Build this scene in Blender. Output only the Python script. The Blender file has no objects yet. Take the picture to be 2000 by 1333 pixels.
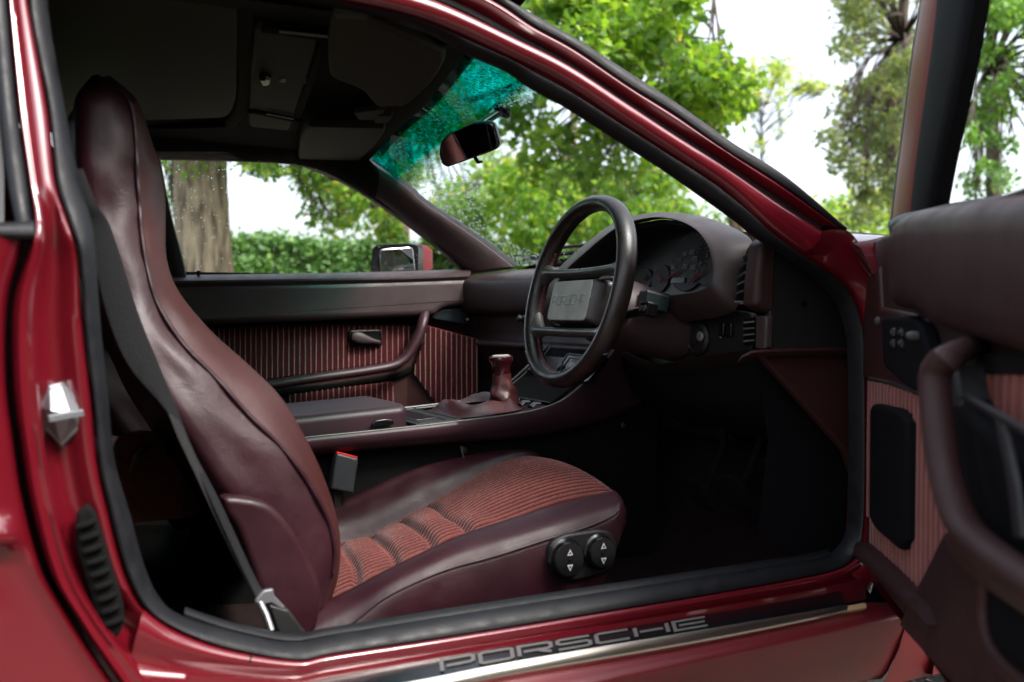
import bpy, math, random
import numpy as np
from mathutils import Vector, Matrix

random.seed(7)
RNG = np.random.default_rng(11)
scene = bpy.context.scene

# ---------------------------------------------------------------- camera, sky, sun, exposure
CAM = np.array([0.0, -1.2, 0.78])
FPX, PSI, TH = 1944.0, math.radians(27.5), math.radians(1.65)
cam_data = bpy.data.cameras.new('camera')
cam_data.sensor_width = 36.0
cam_data.lens = FPX / 2000.0 * 36.0
cam_data.clip_start = 0.02
cam_data.clip_end = 2000.0
cam_data.dof.use_dof = True
cam_data.dof.focus_distance = 2.0
cam_data.dof.aperture_fstop = 3.7
cam_obj = bpy.data.objects.new('camera', cam_data)
scene.collection.objects.link(cam_obj)
cam_obj.location = CAM
cam_obj.rotation_euler = (math.pi / 2 - TH, 0.0, -PSI)
scene.camera = cam_obj

SUN_EL, SUN_AZ = math.radians(51.0), math.radians(151.0)   # azimuth measured from +Y towards +X
world = bpy.data.worlds.new('World')
scene.world = world
world.use_nodes = True
wn, wl = world.node_tree.nodes, world.node_tree.links
wn.clear()
w_out = wn.new('ShaderNodeOutputWorld')
w_bg = wn.new('ShaderNodeBackground')
w_sky = wn.new('ShaderNodeTexSky')
w_sky.sky_type = 'NISHITA'
w_sky.sun_disc = False
w_sky.sun_elevation = SUN_EL
w_sky.sun_rotation = SUN_AZ
w_sky.air_density = 1.0
w_sky.dust_density = 4.0
w_hs = wn.new('ShaderNodeHueSaturation')      # thin overcast: the blue is washed out
w_hs.inputs['Saturation'].default_value = 0.45
w_bg.inputs['Strength'].default_value = 0.14
wl.new(w_sky.outputs[0], w_hs.inputs['Color'])
wl.new(w_hs.outputs[0], w_bg.inputs['Color'])
wl.new(w_bg.outputs[0], w_out.inputs['Surface'])

sun_data = bpy.data.lights.new('sun', 'SUN')
sun_data.energy = 1.05
sun_data.angle = math.radians(10.0)
sun_data.color = (1.0, 0.96, 0.9)
sun_obj = bpy.data.objects.new('sun', sun_data)
scene.collection.objects.link(sun_obj)
sun_dir = Vector((math.sin(SUN_AZ) * math.cos(SUN_EL), math.cos(SUN_AZ) * math.cos(SUN_EL), math.sin(SUN_EL)))
sun_obj.rotation_euler = sun_dir.to_track_quat('Z', 'Y').to_euler()
sun_obj.location = (-4, -8, 9)

scene.view_settings.view_transform = 'Standard'
scene.view_settings.look = 'None'
scene.view_settings.exposure = 2.0
scene.view_settings.gamma = 1.0
scene.view_settings.use_curve_mapping = False
scene.render.engine = 'CYCLES'
scene.cycles.max_bounces = 10
scene.cycles.transparent_max_bounces = 24
scene.cycles.use_denoising = True

# ---------------------------------------------------------------- measuring helpers (photo ray -> point on a real plane)
RV = np.array([math.cos(PSI), -math.sin(PSI), 0.0])
FV = np.array([math.sin(PSI) * math.cos(TH), math.cos(PSI) * math.cos(TH), -math.sin(TH)])
UV_ = np.cross(RV, FV)
def ray(x, y): return FV + RV * ((x - 1000.0) / FPX) + UV_ * ((666.5 - y) / FPX)
def pY(x, y, Y):
    d = ray(x, y); return CAM + d * ((Y - CAM[1]) / d[1])
def pX(x, y, X):
    d = ray(x, y); return CAM + d * ((X - CAM[0]) / d[0])
def pZ(x, y, Z):
    d = ray(x, y); return CAM + d * ((Z - CAM[2]) / d[2])
def pP(x, y, p0, n):
    d = ray(x, y); return CAM + d * (np.dot(np.array(p0) - CAM, n) / np.dot(d, n))
def pD(x, y, D): return CAM + ray(x, y) * D
def proj(P):
    v = np.asarray(P) - CAM; z = v @ FV
    return 1000 + FPX * (v @ RV) / z, 666.5 - FPX * (v @ UV_) / z
def YP(Y): return lambda x, y: pY(x, y, Y)
TILT = np.array([0.0, 1.0, -0.33])
def NP(off=0.0):                                   # side of the body: upright below the waist, leaning in above it
    def f(x, y):
        p = pP(x, y, (0, 0.03 + off, 0.86), TILT)
        if p[2] < 0.86: p = pY(x, y, 0.03 + off)
        return p
    return f
HINGE = np.array([1.30, 0.0, 0.0])
DA = math.radians(53.5)
DDIR = np.array([-math.cos(DA), -math.sin(DA), 0.0])
DN = np.array([-math.sin(DA), math.cos(DA), 0.0])
def DP(off=0.0): return lambda x, y: pP(x, y, HINGE + DN * off, DN)

def cr(P, n=None, k=8, closed=False):
    """Catmull-Rom through P: k samples per span, or n samples spread evenly by length."""
    P = np.asarray(P, float); m = len(P); out = []
    spans = m if closed else m - 1
    for i in range(spans):
        if closed: a, b, c, d = P[(i - 1) % m], P[i], P[(i + 1) % m], P[(i + 2) % m]
        else:
            b, c = P[i], P[i + 1]
            a = P[i - 1] if i > 0 else 2 * b - c
            d = P[i + 2] if i + 2 < m else 2 * c - b
        for j in range(k):
            t = j / k
            out.append(0.5 * (2 * b + (c - a) * t + (2 * a - 5 * b + 4 * c - d) * t * t + (3 * b - a - 3 * c + d) * t ** 3))
    if not closed: out.append(P[-1])
    out = np.array(out)
    if n:
        if closed: out = np.vstack([out, out[:1]])
        L = np.concatenate([[0], np.cumsum(np.linalg.norm(np.diff(out, axis=0), axis=1))])
        s = np.linspace(0, L[-1], n + (1 if closed else 0))
        out = np.stack([np.interp(s, L, out[:, c]) for c in range(out.shape[1])], 1)
        if closed: out = out[:-1]
    return out
def crv(px, f, n=None, k=8, closed=False):         # smooth pixel curve on a plane
    return np.array([f(x, y) for x, y in cr(px, n, k, closed)])
def crY(pts, n=None, k=8):                          # (px, py, Y) triples
    return np.array([pY(x, y, Y) for x, y, Y in cr(pts, n, k)])
def poly(px, f): return np.array([f(x, y) for x, y in px])
def rpoly(px, r, n=4):                              # fillet the corners of a polygon
    P = np.asarray(px, float); m = len(P); out = []
    for i in range(m):
        a, b, c = P[i - 1], P[i], P[(i + 1) % m]
        u, v = a - b, c - b
        lu, lv = np.linalg.norm(u), np.linalg.norm(v)
        q = min(r, lu * .45, lv * .45)
        p0, p1 = b + u / lu * q, b + v / lv * q
        for j in range(n + 1):
            t = j / n
            out.append((1 - t) ** 2 * p0 + 2 * t * (1 - t) * b + t * t * p1)
    return np.array(out)

class MB:
    def __init__(s): s.v = []; s.f = []; s.m = []; s.n = 0
    def add(s, V, F, mi=0):
        V = np.asarray(V, float)
        s.v.append(V); s.f += [tuple(i + s.n for i in f) for f in F]; s.m += [mi] * len(F); s.n += len(V); return s
    def grid(s, G, mi=0, cu=False, cv=False):
        G = np.asarray(G, float); nu, nv = G.shape[:2]; F = []
        for i in range(nu if cu else nu - 1):
            for j in range(nv if cv else nv - 1):
                i2, j2 = (i + 1) % nu, (j + 1) % nv
                F.append((i * nv + j, i2 * nv + j, i2 * nv + j2, i * nv + j2))
        return s.add(G.reshape(-1, 3), F, mi)
    def loft(s, rings, mi=0, closed=True, caps=True):
        G = np.asarray(rings, float); s.grid(G, mi, False, closed)
        if caps and closed:
            s.add(G[0], [tuple(range(G.shape[1]))], mi); s.add(G[-1], [tuple(range(G.shape[1]))][::-1], mi)
        return s
    def tube(s, P, r, seg=10, mi=0, closed=False, ra=None, up=None):
        """round (or oval: r across, ra along 'up') section swept along P"""
        P = np.asarray(P, float); n = len(P)
        T = np.gradient(P, axis=0) if not closed else np.roll(P, -1, 0) - np.roll(P, 1, 0)
        T /= np.linalg.norm(T, axis=1)[:, None] + 1e-12
        R = np.broadcast_to(np.asarray(r, float), (n,)); RA = R if ra is None else np.broadcast_to(np.asarray(ra, float), (n,))
        if up is None:
            N = np.cross(T[0], [0.3, 0.2, 1.0]); N /= np.linalg.norm(N)
        rings = []
        for i in range(n):
            if up is None:
                N = N - T[i] * (N @ T[i]); N /= np.linalg.norm(N); B = np.cross(T[i], N)
            else:
                B = np.asarray(up, float); B = B - T[i] * (B @ T[i]); B = B / np.linalg.norm(B); N = np.cross(B, T[i])
            a = np.arange(seg) * 2 * math.pi / seg
            rings.append(P[i] + np.outer(np.cos(a) * R[i], N) + np.outer(np.sin(a) * RA[i], B))
        G = np.array(rings); s.grid(G, mi, closed, True)
        if not closed:
            s.add(G[0], [tuple(range(seg))], mi); s.add(G[-1], [tuple(range(seg))], mi)
        return s
    def rib(s, A, B, bulge, ns=6, mi=0, back=0.35, closed=False):
        """solid strip between two curves, its front rounded out by 'bulge', its back flat"""
        A = np.asarray(A, float); B = np.asarray(B, float); bulge = np.broadcast_to(np.asarray(bulge, float), A.shape)
        rows = []
        for j in range(ns + 1):
            t = (1 - math.cos(math.pi * j / ns)) / 2
            rows.append(A + (B - A) * t + bulge * math.sin(math.pi * j / ns) ** 0.75)
        rows.append(B - bulge * back); rows.append(A - bulge * back)
        G = np.stack(rows, 1); s.grid(G, mi, closed, True)
        if not closed:
            k = G.shape[1]
            s.add(G[0], [tuple(range(k))], mi); s.add(G[-1], [tuple(range(k))], mi)
        return s
    def pad(s, O, ext, r=0.003, ns=3, mi=0, mside=None):
        """slab on the outline O, standing up by ext with a rounded front edge"""
        O = np.asarray(O, float); ext = np.asarray(ext, float); h = np.linalg.norm(ext); nn = ext / h
        k = len(O); area = sum((np.cross(O[i] - O[0], O[(i + 1) % k] - O[0]) for i in range(k)), np.zeros(3)) @ nn
        if area < 0: O = O[::-1]
        e = np.roll(O, -1, 0) - O; e /= np.linalg.norm(e, axis=1)[:, None] + 1e-12
        nin = np.cross(nn, e); m = nin + np.roll(nin, 1, 0)
        m /= np.maximum(0.35, (m * m).sum(1) / 2)[:, None]
        r = min(r, h)
        rings = [O, O + nn * (h - r)]
        for j in range(1, ns + 1):
            a = math.pi / 2 * j / ns
            rings.append(O + nn * (h - r + r * math.sin(a)) + m * (r * (1 - math.cos(a))))
        for R_ in rings[2:]:                       # corners tighter than the rounding close up to a point
            for _ in range(12):
                en = np.roll(R_, -1, 0) - R_; bad = np.where((en * e).sum(1) < 1e-7)[0]
                if not len(bad): break
                for b_ in bad:
                    c_ = (b_ + 1) % k; R_[b_] = R_[c_] = (R_[b_] + R_[c_]) / 2
        G = np.array(rings); s.grid(G, mi if mside is None else mside, False, True)
        keep = [i for i in range(k) if np.linalg.norm(G[-1][i] - G[-1][(i + 1) % k]) > 2e-6]
        s.add(G[-1][keep], [tuple(range(len(keep)))], mi); s.add(G[0], [tuple(range(k))[::-1]], mi if mside is None else mside)
        return s
    def box(s, c, sz, ax=None, mi=0, b=0.12):
        """chamfered box"""
        c = np.asarray(c, float); A = np.eye(3) if ax is None else np.asarray(ax, float); h = np.asarray(sz, float) / 2
        bb = min(h) * b * 2; x, y, z = h
        O = [(-x + bb, -y), (x - bb, -y), (x, -y + bb), (x, y - bb), (x - bb, y), (-x + bb, y), (-x, y - bb), (-x, -y + bb)]
        O3 = np.array([c + A[0] * p + A[1] * q - A[2] * z for p, q in O])
        return s.pad(O3, A[2] * 2 * z, bb, 2, mi)
    def lathe(s, c, axis, prof, seg=20, mi=0):
        """prof: (radius, height) pairs turned about the axis"""
        c = np.asarray(c, float); a = np.asarray(axis, float); a = a / np.linalg.norm(a)
        u = np.cross(a, [0.1, 0.3, 1.0] if abs(a[2]) < .9 else [1, 0, 0]); u /= np.linalg.norm(u); w = np.cross(a, u)
        th = np.arange(seg) * 2 * math.pi / seg
        rings = [c + a * h + np.outer(np.cos(th) * r, u) + np.outer(np.sin(th) * r, w) for r, h in prof]
        return s.loft(rings, mi)
    def stroke(s, pts, w, to3, closed=False, mi=0, h=0.0006):
        """flat mitred line of width w drawn in a surface's own (s,t) coordinates; to3(s,t,height)"""
        P = np.asarray(pts, float); n = len(P); L = []; Rr = []
        for i in range(n):
            a = P[i - 1] if (i > 0 or closed) else None; c = P[(i + 1) % n] if (i < n - 1 or closed) else None
            d1 = None if a is None else (P[i] - a) / np.linalg.norm(P[i] - a); d2 = None if c is None else (c - P[i]) / np.linalg.norm(c - P[i])
            if d1 is None: d1 = d2
            if d2 is None: d2 = d1
            n1 = np.array([-d1[1], d1[0]]); n2 = np.array([-d2[1], d2[0]]); m = n1 + n2; m = m / max(0.3, (m @ m) / 2)
            L.append(P[i] + m * w / 2); Rr.append(P[i] - m * w / 2)
        rows = [[to3(*q, 0.0) for q in L], [to3(*q, h) for q in L], [to3(*q, h) for q in Rr], [to3(*q, 0.0) for q in Rr]]
        G = np.stack([np.array(r) for r in rows], 1)
        return s.grid(G, mi, closed, False)
    def build(s, name, mats, parent=None, angle=38.0, **props):
        V = np.vstack(s.v); me = bpy.data.meshes.new(name)
        me.from_pydata(V.tolist(), [], s.f)
        mats = mats if isinstance(mats, (list, tuple)) else [mats]
        for m in mats: me.materials.append(m)
        if len(mats) > 1: me.polygons.foreach_set('material_index', s.m)
        me.polygons.foreach_set('use_smooth', [True] * len(me.polygons))
        me.set_sharp_from_angle(angle=math.radians(angle))
        me.validate(); me.update()
        ob = bpy.data.objects.new(name, me); scene.collection.objects.link(ob)
        if parent is not None:
            ob.parent = parent
            ob.matrix_parent_inverse = Matrix.Translation(-Vector(parent.location)) if parent.type == 'EMPTY' else Matrix.Identity(4)
        for k_, v_ in props.items(): ob[k_] = v_
        return ob

def empty(name, loc, label=None, category=None, group=None):
    o = bpy.data.objects.new(name, None); scene.collection.objects.link(o)
    o.location = loc; o.empty_display_size = 0.2
    if label: o['label'] = label
    if category: o['category'] = category
    if group: o['group'] = group
    return o

# ---------------------------------------------------------------- materials
def mat(name, col, rough=0.5, metal=0.0, coat=0.0, sheen=0.0, bump=None, var=None, spec=0.5, alpha=None, coat_rough=0.05, rvar=None, crease=None):
    """bump=(scale, strength, kind[, stretch]); var=(scale, amount); rvar=(scale, amount) roughness wear"""
    m = bpy.data.materials.new(name); m.use_nodes = True
    nt = m.node_tree; N, L = nt.nodes, nt.links; b = N['Principled BSDF']
    b.inputs['Base Color'].default_value = (*col, 1); b.inputs['Roughness'].default_value = rough
    b.inputs['Metallic'].default_value = metal; b.inputs['Coat Weight'].default_value = coat
    b.inputs['Coat Roughness'].default_value = coat_rough
    b.inputs['Sheen Weight'].default_value = sheen; b.inputs['Sheen Roughness'].default_value = 0.4
    b.inputs['Specular IOR Level'].default_value = spec
    tc = N.new('ShaderNodeTexCoord')
    def noise(scale, detail=4.0):
        t = N.new('ShaderNodeTexNoise'); t.inputs['Scale'].default_value = scale; t.inputs['Detail'].default_value = detail
        L.new(tc.outputs['Object'], t.inputs['Vector']); return t
    if bump:
        sc, st, kind = bump[:3]
        if kind == 'voronoi':
            t = N.new('ShaderNodeTexVoronoi'); t.inputs['Scale'].default_value = sc; L.new(tc.outputs['Object'], t.inputs['Vector']); o = t.outputs['Distance']
        else:
            t = noise(sc, 5.0); o = t.outputs['Fac']
            if len(bump) > 3:
                mp = N.new('ShaderNodeMapping'); mp.inputs['Scale'].default_value = bump[3]
                L.new(tc.outputs['Object'], mp.inputs['Vector']); L.new(mp.outputs[0], t.inputs['Vector'])
        bp = N.new('ShaderNodeBump'); bp.inputs['Strength'].default_value = st; bp.inputs['Distance'].default_value = 0.002
        L.new(o, bp.inputs['Height']); L.new(bp.outputs[0], b.inputs['Normal'])
        if crease:                                  # soft wrinkles under the grain
            t2 = noise(crease[0], 3.0); t2.inputs['Distortion'].default_value = 1.2
            b2 = N.new('ShaderNodeBump'); b2.inputs['Strength'].default_value = crease[1]; b2.inputs['Distance'].default_value = 0.006
            L.new(t2.outputs['Fac'], b2.inputs['Height']); L.new(b2.outputs[0], bp.inputs['Normal'])
    if var:
        t = noise(var[0], 6.0); r = N.new('ShaderNodeMapRange')
        r.inputs['From Min'].default_value = 0.3; r.inputs['From Max'].default_value = 0.7
        r.inputs['To Min'].default_value = 1 - var[1]; r.inputs['To Max'].default_value = 1 + var[1]
        L.new(t.outputs['Fac'], r.inputs['Value'])
        mx = N.new('ShaderNodeVectorMath'); mx.operation = 'SCALE'; mx.inputs[0].default_value = col
        L.new(r.outputs[0], mx.inputs['Scale']); L.new(mx.outputs[0], b.inputs['Base Color'])
    if rvar:
        t = noise(rvar[0], 5.0); r = N.new('ShaderNodeMapRange')
        r.inputs['From Min'].default_value = 0.3; r.inputs['From Max'].default_value = 0.7
        r.inputs['To Min'].default_value = max(0.02, rough - rvar[1]); r.inputs['To Max'].default_value = min(1, rough + rvar[1])
        L.new(t.outputs['Fac'], r.inputs['Value']); L.new(r.outputs[0], b.inputs['Roughness'])
    return m

M = {}
M['paint'] = mat('red_paint', (0.115, 0.0034, 0.0090), 0.28, 0.15, 1.0, var=(3.0, 0.08), bump=(14.0, 0.02, 'noise'), coat_rough=0.02)
M['paint_dark'] = mat('red_inner_paint', (0.125, 0.0042, 0.010), 0.4, 0.0, 0.0, spec=0.15)
M['rubber'] = mat('black_rubber', (0.0055, 0.0058, 0.0072), 0.52, bump=(240.0, 0.2, 'noise'), rvar=(40.0, 0.12), spec=0.3)
M['black'] = mat('black_plastic', (0.0085, 0.0078, 0.0082), 0.5, bump=(900.0, 0.25, 'noise'))
M['gloss_black'] = mat('gloss_black_plastic', (0.004, 0.004, 0.005), 0.22)
M['leather'] = mat('burgundy_leather', (0.0225, 0.0056, 0.0088), 0.43, bump=(650.0, 0.12, 'voronoi'), var=(9.0, 0.25), rvar=(18.0, 0.10), spec=0.27, crease=(30.0, 0.12))
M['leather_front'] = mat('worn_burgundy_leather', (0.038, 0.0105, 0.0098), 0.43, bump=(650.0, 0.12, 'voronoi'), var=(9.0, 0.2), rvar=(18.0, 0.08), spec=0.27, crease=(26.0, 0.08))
M['vinyl'] = mat('dark_maroon_vinyl', (0.042, 0.025, 0.027), 0.46, bump=(900.0, 0.16, 'voronoi'), var=(7.0, 0.12), rvar=(30.0, 0.08))
M['vinyl_red'] = mat('maroon_vinyl', (0.034, 0.0105, 0.0100), 0.5, bump=(900.0, 0.15, 'voronoi'), var=(7.0, 0.12), spec=0.3)
M['dash'] = mat('brown_black_dash', (0.031, 0.0200, 0.0188), 0.42, bump=(900.0, 0.15, 'voronoi'), var=(12.0, 0.1), rvar=(25.0, 0.08), spec=0.38)
M['console'] = mat('plum_console_vinyl', (0.036, 0.0150, 0.0200), 0.38, bump=(900.0, 0.15, 'voronoi'), var=(12.0, 0.1), spec=0.38)
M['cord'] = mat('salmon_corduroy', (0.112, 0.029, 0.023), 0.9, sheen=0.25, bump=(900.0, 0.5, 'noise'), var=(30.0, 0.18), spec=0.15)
M['cord_lit'] = mat('salmon_corduroy_lit', (0.185, 0.056, 0.044), 0.9, sheen=0.25, bump=(900.0, 0.5, 'noise'), var=(30.0, 0.15), spec=0.15)  # same salmon corduroy lightened, stronger light put into its colour
M['cord_valley'] = mat('deep_red_cloth_shade', (0.045, 0.008, 0.008), 0.95, spec=0.1)  # deep red between ribs, with the groove shade painted into the cloth colour
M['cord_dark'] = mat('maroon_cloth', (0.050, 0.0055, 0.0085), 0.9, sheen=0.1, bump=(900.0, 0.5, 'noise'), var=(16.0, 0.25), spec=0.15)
M['stripe'] = mat('pale_pinstripe', (0.36, 0.265, 0.215), 0.8)
M['carpet'] = mat('dark_carpet', (0.014, 0.0075, 0.0070), 0.95, bump=(500.0, 1.0, 'noise'), var=(40.0, 0.3), spec=0.15)
M['headliner'] = mat('black_headliner', (0.007, 0.0062, 0.0052), 0.9, bump=(700.0, 0.4, 'noise'), var=(6.0, 0.15), spec=0.15)
M['visor'] = mat('dark_brown_vinyl', (0.021, 0.0165, 0.013), 0.65, bump=(900.0, 0.15, 'voronoi'), var=(6.0, 0.12), spec=0.15)
M['webbing'] = mat('grey_webbing', (0.0075, 0.0075, 0.009), 0.75, bump=(500.0, 0.6, 'noise'), spec=0.2)
M['tongue'] = mat('dull_steel', (0.24, 0.245, 0.26), 0.5, 0.9)
M['cap_paint'] = mat('red_cap_paint', (0.13, 0.004, 0.010), 0.45, spec=0.3)
M['rocker_paint'] = mat('dusty_red_paint', (0.115, 0.0050, 0.0090), 0.45, 0.0, 0.25, var=(9.0, 0.15), bump=(40.0, 0.08, 'noise'), coat_rough=0.25)
M['steel'] = mat('brushed_steel', (0.62, 0.58, 0.52), 0.28, 1.0, bump=(60.0, 0.05, 'noise', (0.2, 8, 8)))
M['zinc'] = mat('cast_zinc', (0.50, 0.51, 0.52), 0.42, 0.9, rvar=(30.0, 0.12))
M['brass_end'] = mat('tan_plastic', (0.42, 0.27, 0.15), 0.4)
M['letter'] = mat('pale_lettering', (0.20, 0.19, 0.18), 0.45, 0.5)
M['pad_grey'] = mat('worn_grey_pad', (0.30, 0.30, 0.26), 0.5, bump=(500.0, 0.5, 'voronoi'), var=(26.0, 0.22))
M['wheel'] = mat('steering_leather', (0.012, 0.0075, 0.0065), 0.33, bump=(800.0, 0.15, 'voronoi'), var=(20.0, 0.25), rvar=(30.0, 0.1))
M['wheel_bar'] = mat('worn_grey_leather', (0.055, 0.055, 0.050), 0.36, bump=(800.0, 0.15, 'voronoi'), rvar=(30.0, 0.1))
M['thread'] = mat('red_thread', (0.22, 0.06, 0.07), 0.7)
M['knob'] = mat('gloss_burgundy_knob', (0.035, 0.0045, 0.006), 0.16, coat=0.6)
M['boot'] = mat('burgundy_boot_leather', (0.052, 0.0115, 0.0125), 0.40, bump=(300.0, 0.3, 'noise'), var=(20.0, 0.2))
M['gauge_face'] = mat('gauge_face', (0.012, 0.0145, 0.0145), 0.4)
M['needle'] = mat('red_needle', (0.22, 0.010, 0.012), 0.5)
M['numeral'] = mat('white_numerals', (0.2, 0.2, 0.185), 0.6)
M['lcd'] = mat('grey_display', (0.20, 0.20, 0.17), 0.3)
M['white'] = mat('white_print', (0.48, 0.48, 0.48), 0.5)
M['red_button'] = mat('red_button', (0.65, 0.02, 0.02), 0.35)
M['buckle_grey'] = mat('grey_buckle_plastic', (0.03, 0.033, 0.038), 0.4)
M['teal_dark'] = mat('dark_teal_plastic', (0.006, 0.011, 0.013), 0.4)
M['mirror'] = mat('mirror_silver', (0.85, 0.86, 0.86), 0.015, 1.0)
M['brown_pad'] = mat('brown_door_vinyl', (0.030, 0.0125, 0.0122), 0.48, bump=(900.0, 0.15, 'voronoi'), var=(8.0, 0.12), rvar=(20.0, 0.08), spec=0.22)
M['frame_black'] = mat('matt_frame_black', (0.005, 0.005, 0.006), 0.75, bump=(300.0, 0.2, 'noise'), spec=0.06)
M['black_gap'] = mat('matt_black_lining', (0.003, 0.003, 0.003), 0.9, spec=0.15)

def glass_mat(name, tint=(0.93, 0.96, 0.95), band=False, refl=1.0):
    m = bpy.data.materials.new(name); m.use_nodes = True
    N, L = m.node_tree.nodes, m.node_tree.links; N.clear()
    out = N.new('ShaderNodeOutputMaterial'); mix = N.new('ShaderNodeMixShader')
    tr = N.new('ShaderNodeBsdfTransparent'); gl = N.new('ShaderNodeBsdfGlossy'); lw = N.new('ShaderNodeLayerWeight'); pw = N.new('ShaderNodeMath'); fr = N.new('ShaderNodeMath')
    lw.inputs['Blend'].default_value = 0.5; pw.operation = 'POWER'; pw.inputs[1].default_value = 5.0; fr.operation = 'MULTIPLY_ADD'
    fr.inputs[1].default_value = 0.12; fr.inputs[2].default_value = 0.02
    L.new(lw.outputs['Facing'], pw.inputs[0]); L.new(pw.outputs[0], fr.inputs[0])
    gl.inputs['Roughness'].default_value = 0.01; gl.inputs['Color'].default_value = (refl, refl, refl, 1)
    tr.inputs['Color'].default_value = (*tint, 1)
    if band:
        uv = N.new('ShaderNodeUVMap'); uv.uv_map = 'glass_uv'; sx = N.new('ShaderNodeSeparateXYZ'); rp = N.new('ShaderNodeValToRGB')
        L.new(uv.outputs[0], sx.inputs[0]); L.new(sx.outputs['Y'], rp.inputs['Fac']); L.new(rp.outputs['Color'], tr.inputs['Color'])
        e = rp.color_ramp.elements
        e[0].position = 0.735; e[0].color = (*tint, 1); e[1].position = 0.84; e[1].color = (0.0, 0.30, 0.21, 1)
        k = e.new(0.97); k.color = (0.0, 0.24, 0.19, 1)
    L.new(fr.outputs[0], mix.inputs['Fac']); L.new(tr.outputs[0], mix.inputs[1]); L.new(gl.outputs[0], mix.inputs[2])
    L.new(mix.outputs[0], out.inputs['Surface']); return m
M['glass'] = glass_mat('clear_glass')
M['screen'] = glass_mat('tinted_screen_glass', band=True)
def drop_mat():
    m = bpy.data.materials.new('rain_water'); m.use_nodes = True
    b = m.node_tree.nodes['Principled BSDF']
    b.inputs['Base Color'].default_value = (1, 1, 1, 1); b.inputs['Roughness'].default_value = 0.0
    b.inputs['IOR'].default_value = 1.33; b.inputs['Transmission Weight'].default_value = 1.0
    return m
M['water'] = drop_mat()

def leaf_mat(name, cols, trans=0.5):
    """leaf colour varies from leaf to leaf through the mesh attribute 'tint'"""
    m = bpy.data.materials.new(name); m.use_nodes = True
    N, L = m.node_tree.nodes, m.node_tree.links; N.clear()
    out = N.new('ShaderNodeOutputMaterial'); at = N.new('ShaderNodeAttribute'); at.attribute_name = 'tint'
    rp = N.new('ShaderNodeValToRGB'); e = rp.color_ramp.elements
    for i, (p, c) in enumerate(cols):
        k = e[i] if i < 2 else e.new(p); k.position = p; k.color = (*c, 1)
    L.new(at.outputs['Fac'], rp.inputs['Fac'])
    d = N.new('ShaderNodeBsdfPrincipled'); d.inputs['Roughness'].default_value = 0.45
    t = N.new('ShaderNodeBsdfTranslucent'); mx = N.new('ShaderNodeMixShader'); mx.inputs['Fac'].default_value = trans
    sc = N.new('ShaderNodeVectorMath'); sc.operation = 'MULTIPLY'; sc.inputs[1].default_value = (1.7, 1.6, 0.8)
    L.new(rp.outputs[0], d.inputs['Base Color']); L.new(rp.outputs[0], sc.inputs[0]); L.new(sc.outputs[0], t.inputs['Color'])
    L.new(d.outputs[0], mx.inputs[1]); L.new(t.outputs[0], mx.inputs[2]); L.new(mx.outputs[0], out.inputs['Surface'])
    return m
M['oak_leaf'] = leaf_mat('oak_leaf', [(0.0, (0.055, 0.136, 0.015)), (0.5, (0.130, 0.261, 0.024)), (0.85, (0.283, 0.408, 0.039)), (0.97, (0.521, 0.349, 0.077)), (1.0, (0.600, 0.271, 0.116))])
M['pale_leaf'] = leaf_mat('pale_leaf', [(0.0, (0.10, 0.15, 0.065)), (0.55, (0.20, 0.26, 0.12)), (0.9, (0.30, 0.33, 0.16)), (1.0, (0.46, 0.26, 0.15))], 0.5)
M['hedge_leaf'] = leaf_mat('hedge_leaf', [(0.0, (0.042, 0.104, 0.022)), (0.6, (0.095, 0.225, 0.037)), (1.0, (0.210, 0.375, 0.075))], 0.35)
M['bush_leaf'] = leaf_mat('bush_leaf', [(0.0, (0.055, 0.156, 0.023)), (0.6, (0.163, 0.312, 0.039)), (1.0, (0.480, 0.507, 0.078))], 0.5)

def bark_mat(name, c0, c1, scale):
    m = bpy.data.materials.new(name); m.use_nodes = True
    N, L = m.node_tree.nodes, m.node_tree.links; b = N['Principled BSDF']; b.inputs['Roughness'].default_value = 0.9
    tc = N.new('ShaderNodeTexCoord'); mp = N.new('ShaderNodeMapping'); mp.inputs['Scale'].default_value = (1, 1, 0.22)
    L.new(tc.outputs['Object'], mp.inputs['Vector'])
    ns = N.new('ShaderNodeTexNoise'); ns.inputs['Scale'].default_value = scale * .5; ns.inputs['Detail'].default_value = 6
    L.new(mp.outputs[0], ns.inputs['Vector'])
    rp = N.new('ShaderNodeValToRGB'); e = rp.color_ramp.elements
    e[0].position = 0.36; e[0].color = (*c0, 1); e[1].position = 0.6; e[1].color = (*c1, 1)
    L.new(ns.outputs['Fac'], rp.inputs['Fac']); L.new(rp.outputs[0], b.inputs['Base Color'])
    bp = N.new('ShaderNodeBump'); bp.inputs['Strength'].default_value = 0.7; bp.inputs['Distance'].default_value = 0.02
    L.new(ns.outputs['Fac'], bp.inputs['Height']); L.new(bp.outputs[0], b.inputs['Normal'])
    return m
M['bark'] = bark_mat('oak_bark', (0.085, 0.06, 0.04), (0.33, 0.255, 0.175), 34.0)
M['twig'] = bark_mat('twig_bark', (0.03, 0.022, 0.016), (0.075, 0.055, 0.04), 40.0)
M['gravel'] = mat('gravel_ground', (0.11, 0.093, 0.072), 0.9, bump=(60.0, 1.0, 'voronoi'), var=(70.0, 0.55))
M['pebble'] = leaf_mat('pebble', [(0.0, (0.09, 0.075, 0.06)), (0.5, (0.22, 0.19, 0.15)), (1.0, (0.45, 0.41, 0.36))], 0.0)
M['lawn'] = mat('lawn_soil', (0.05, 0.085, 0.02), 0.95, bump=(30.0, 1.0, 'noise'), var=(2.0, 0.35))

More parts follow.
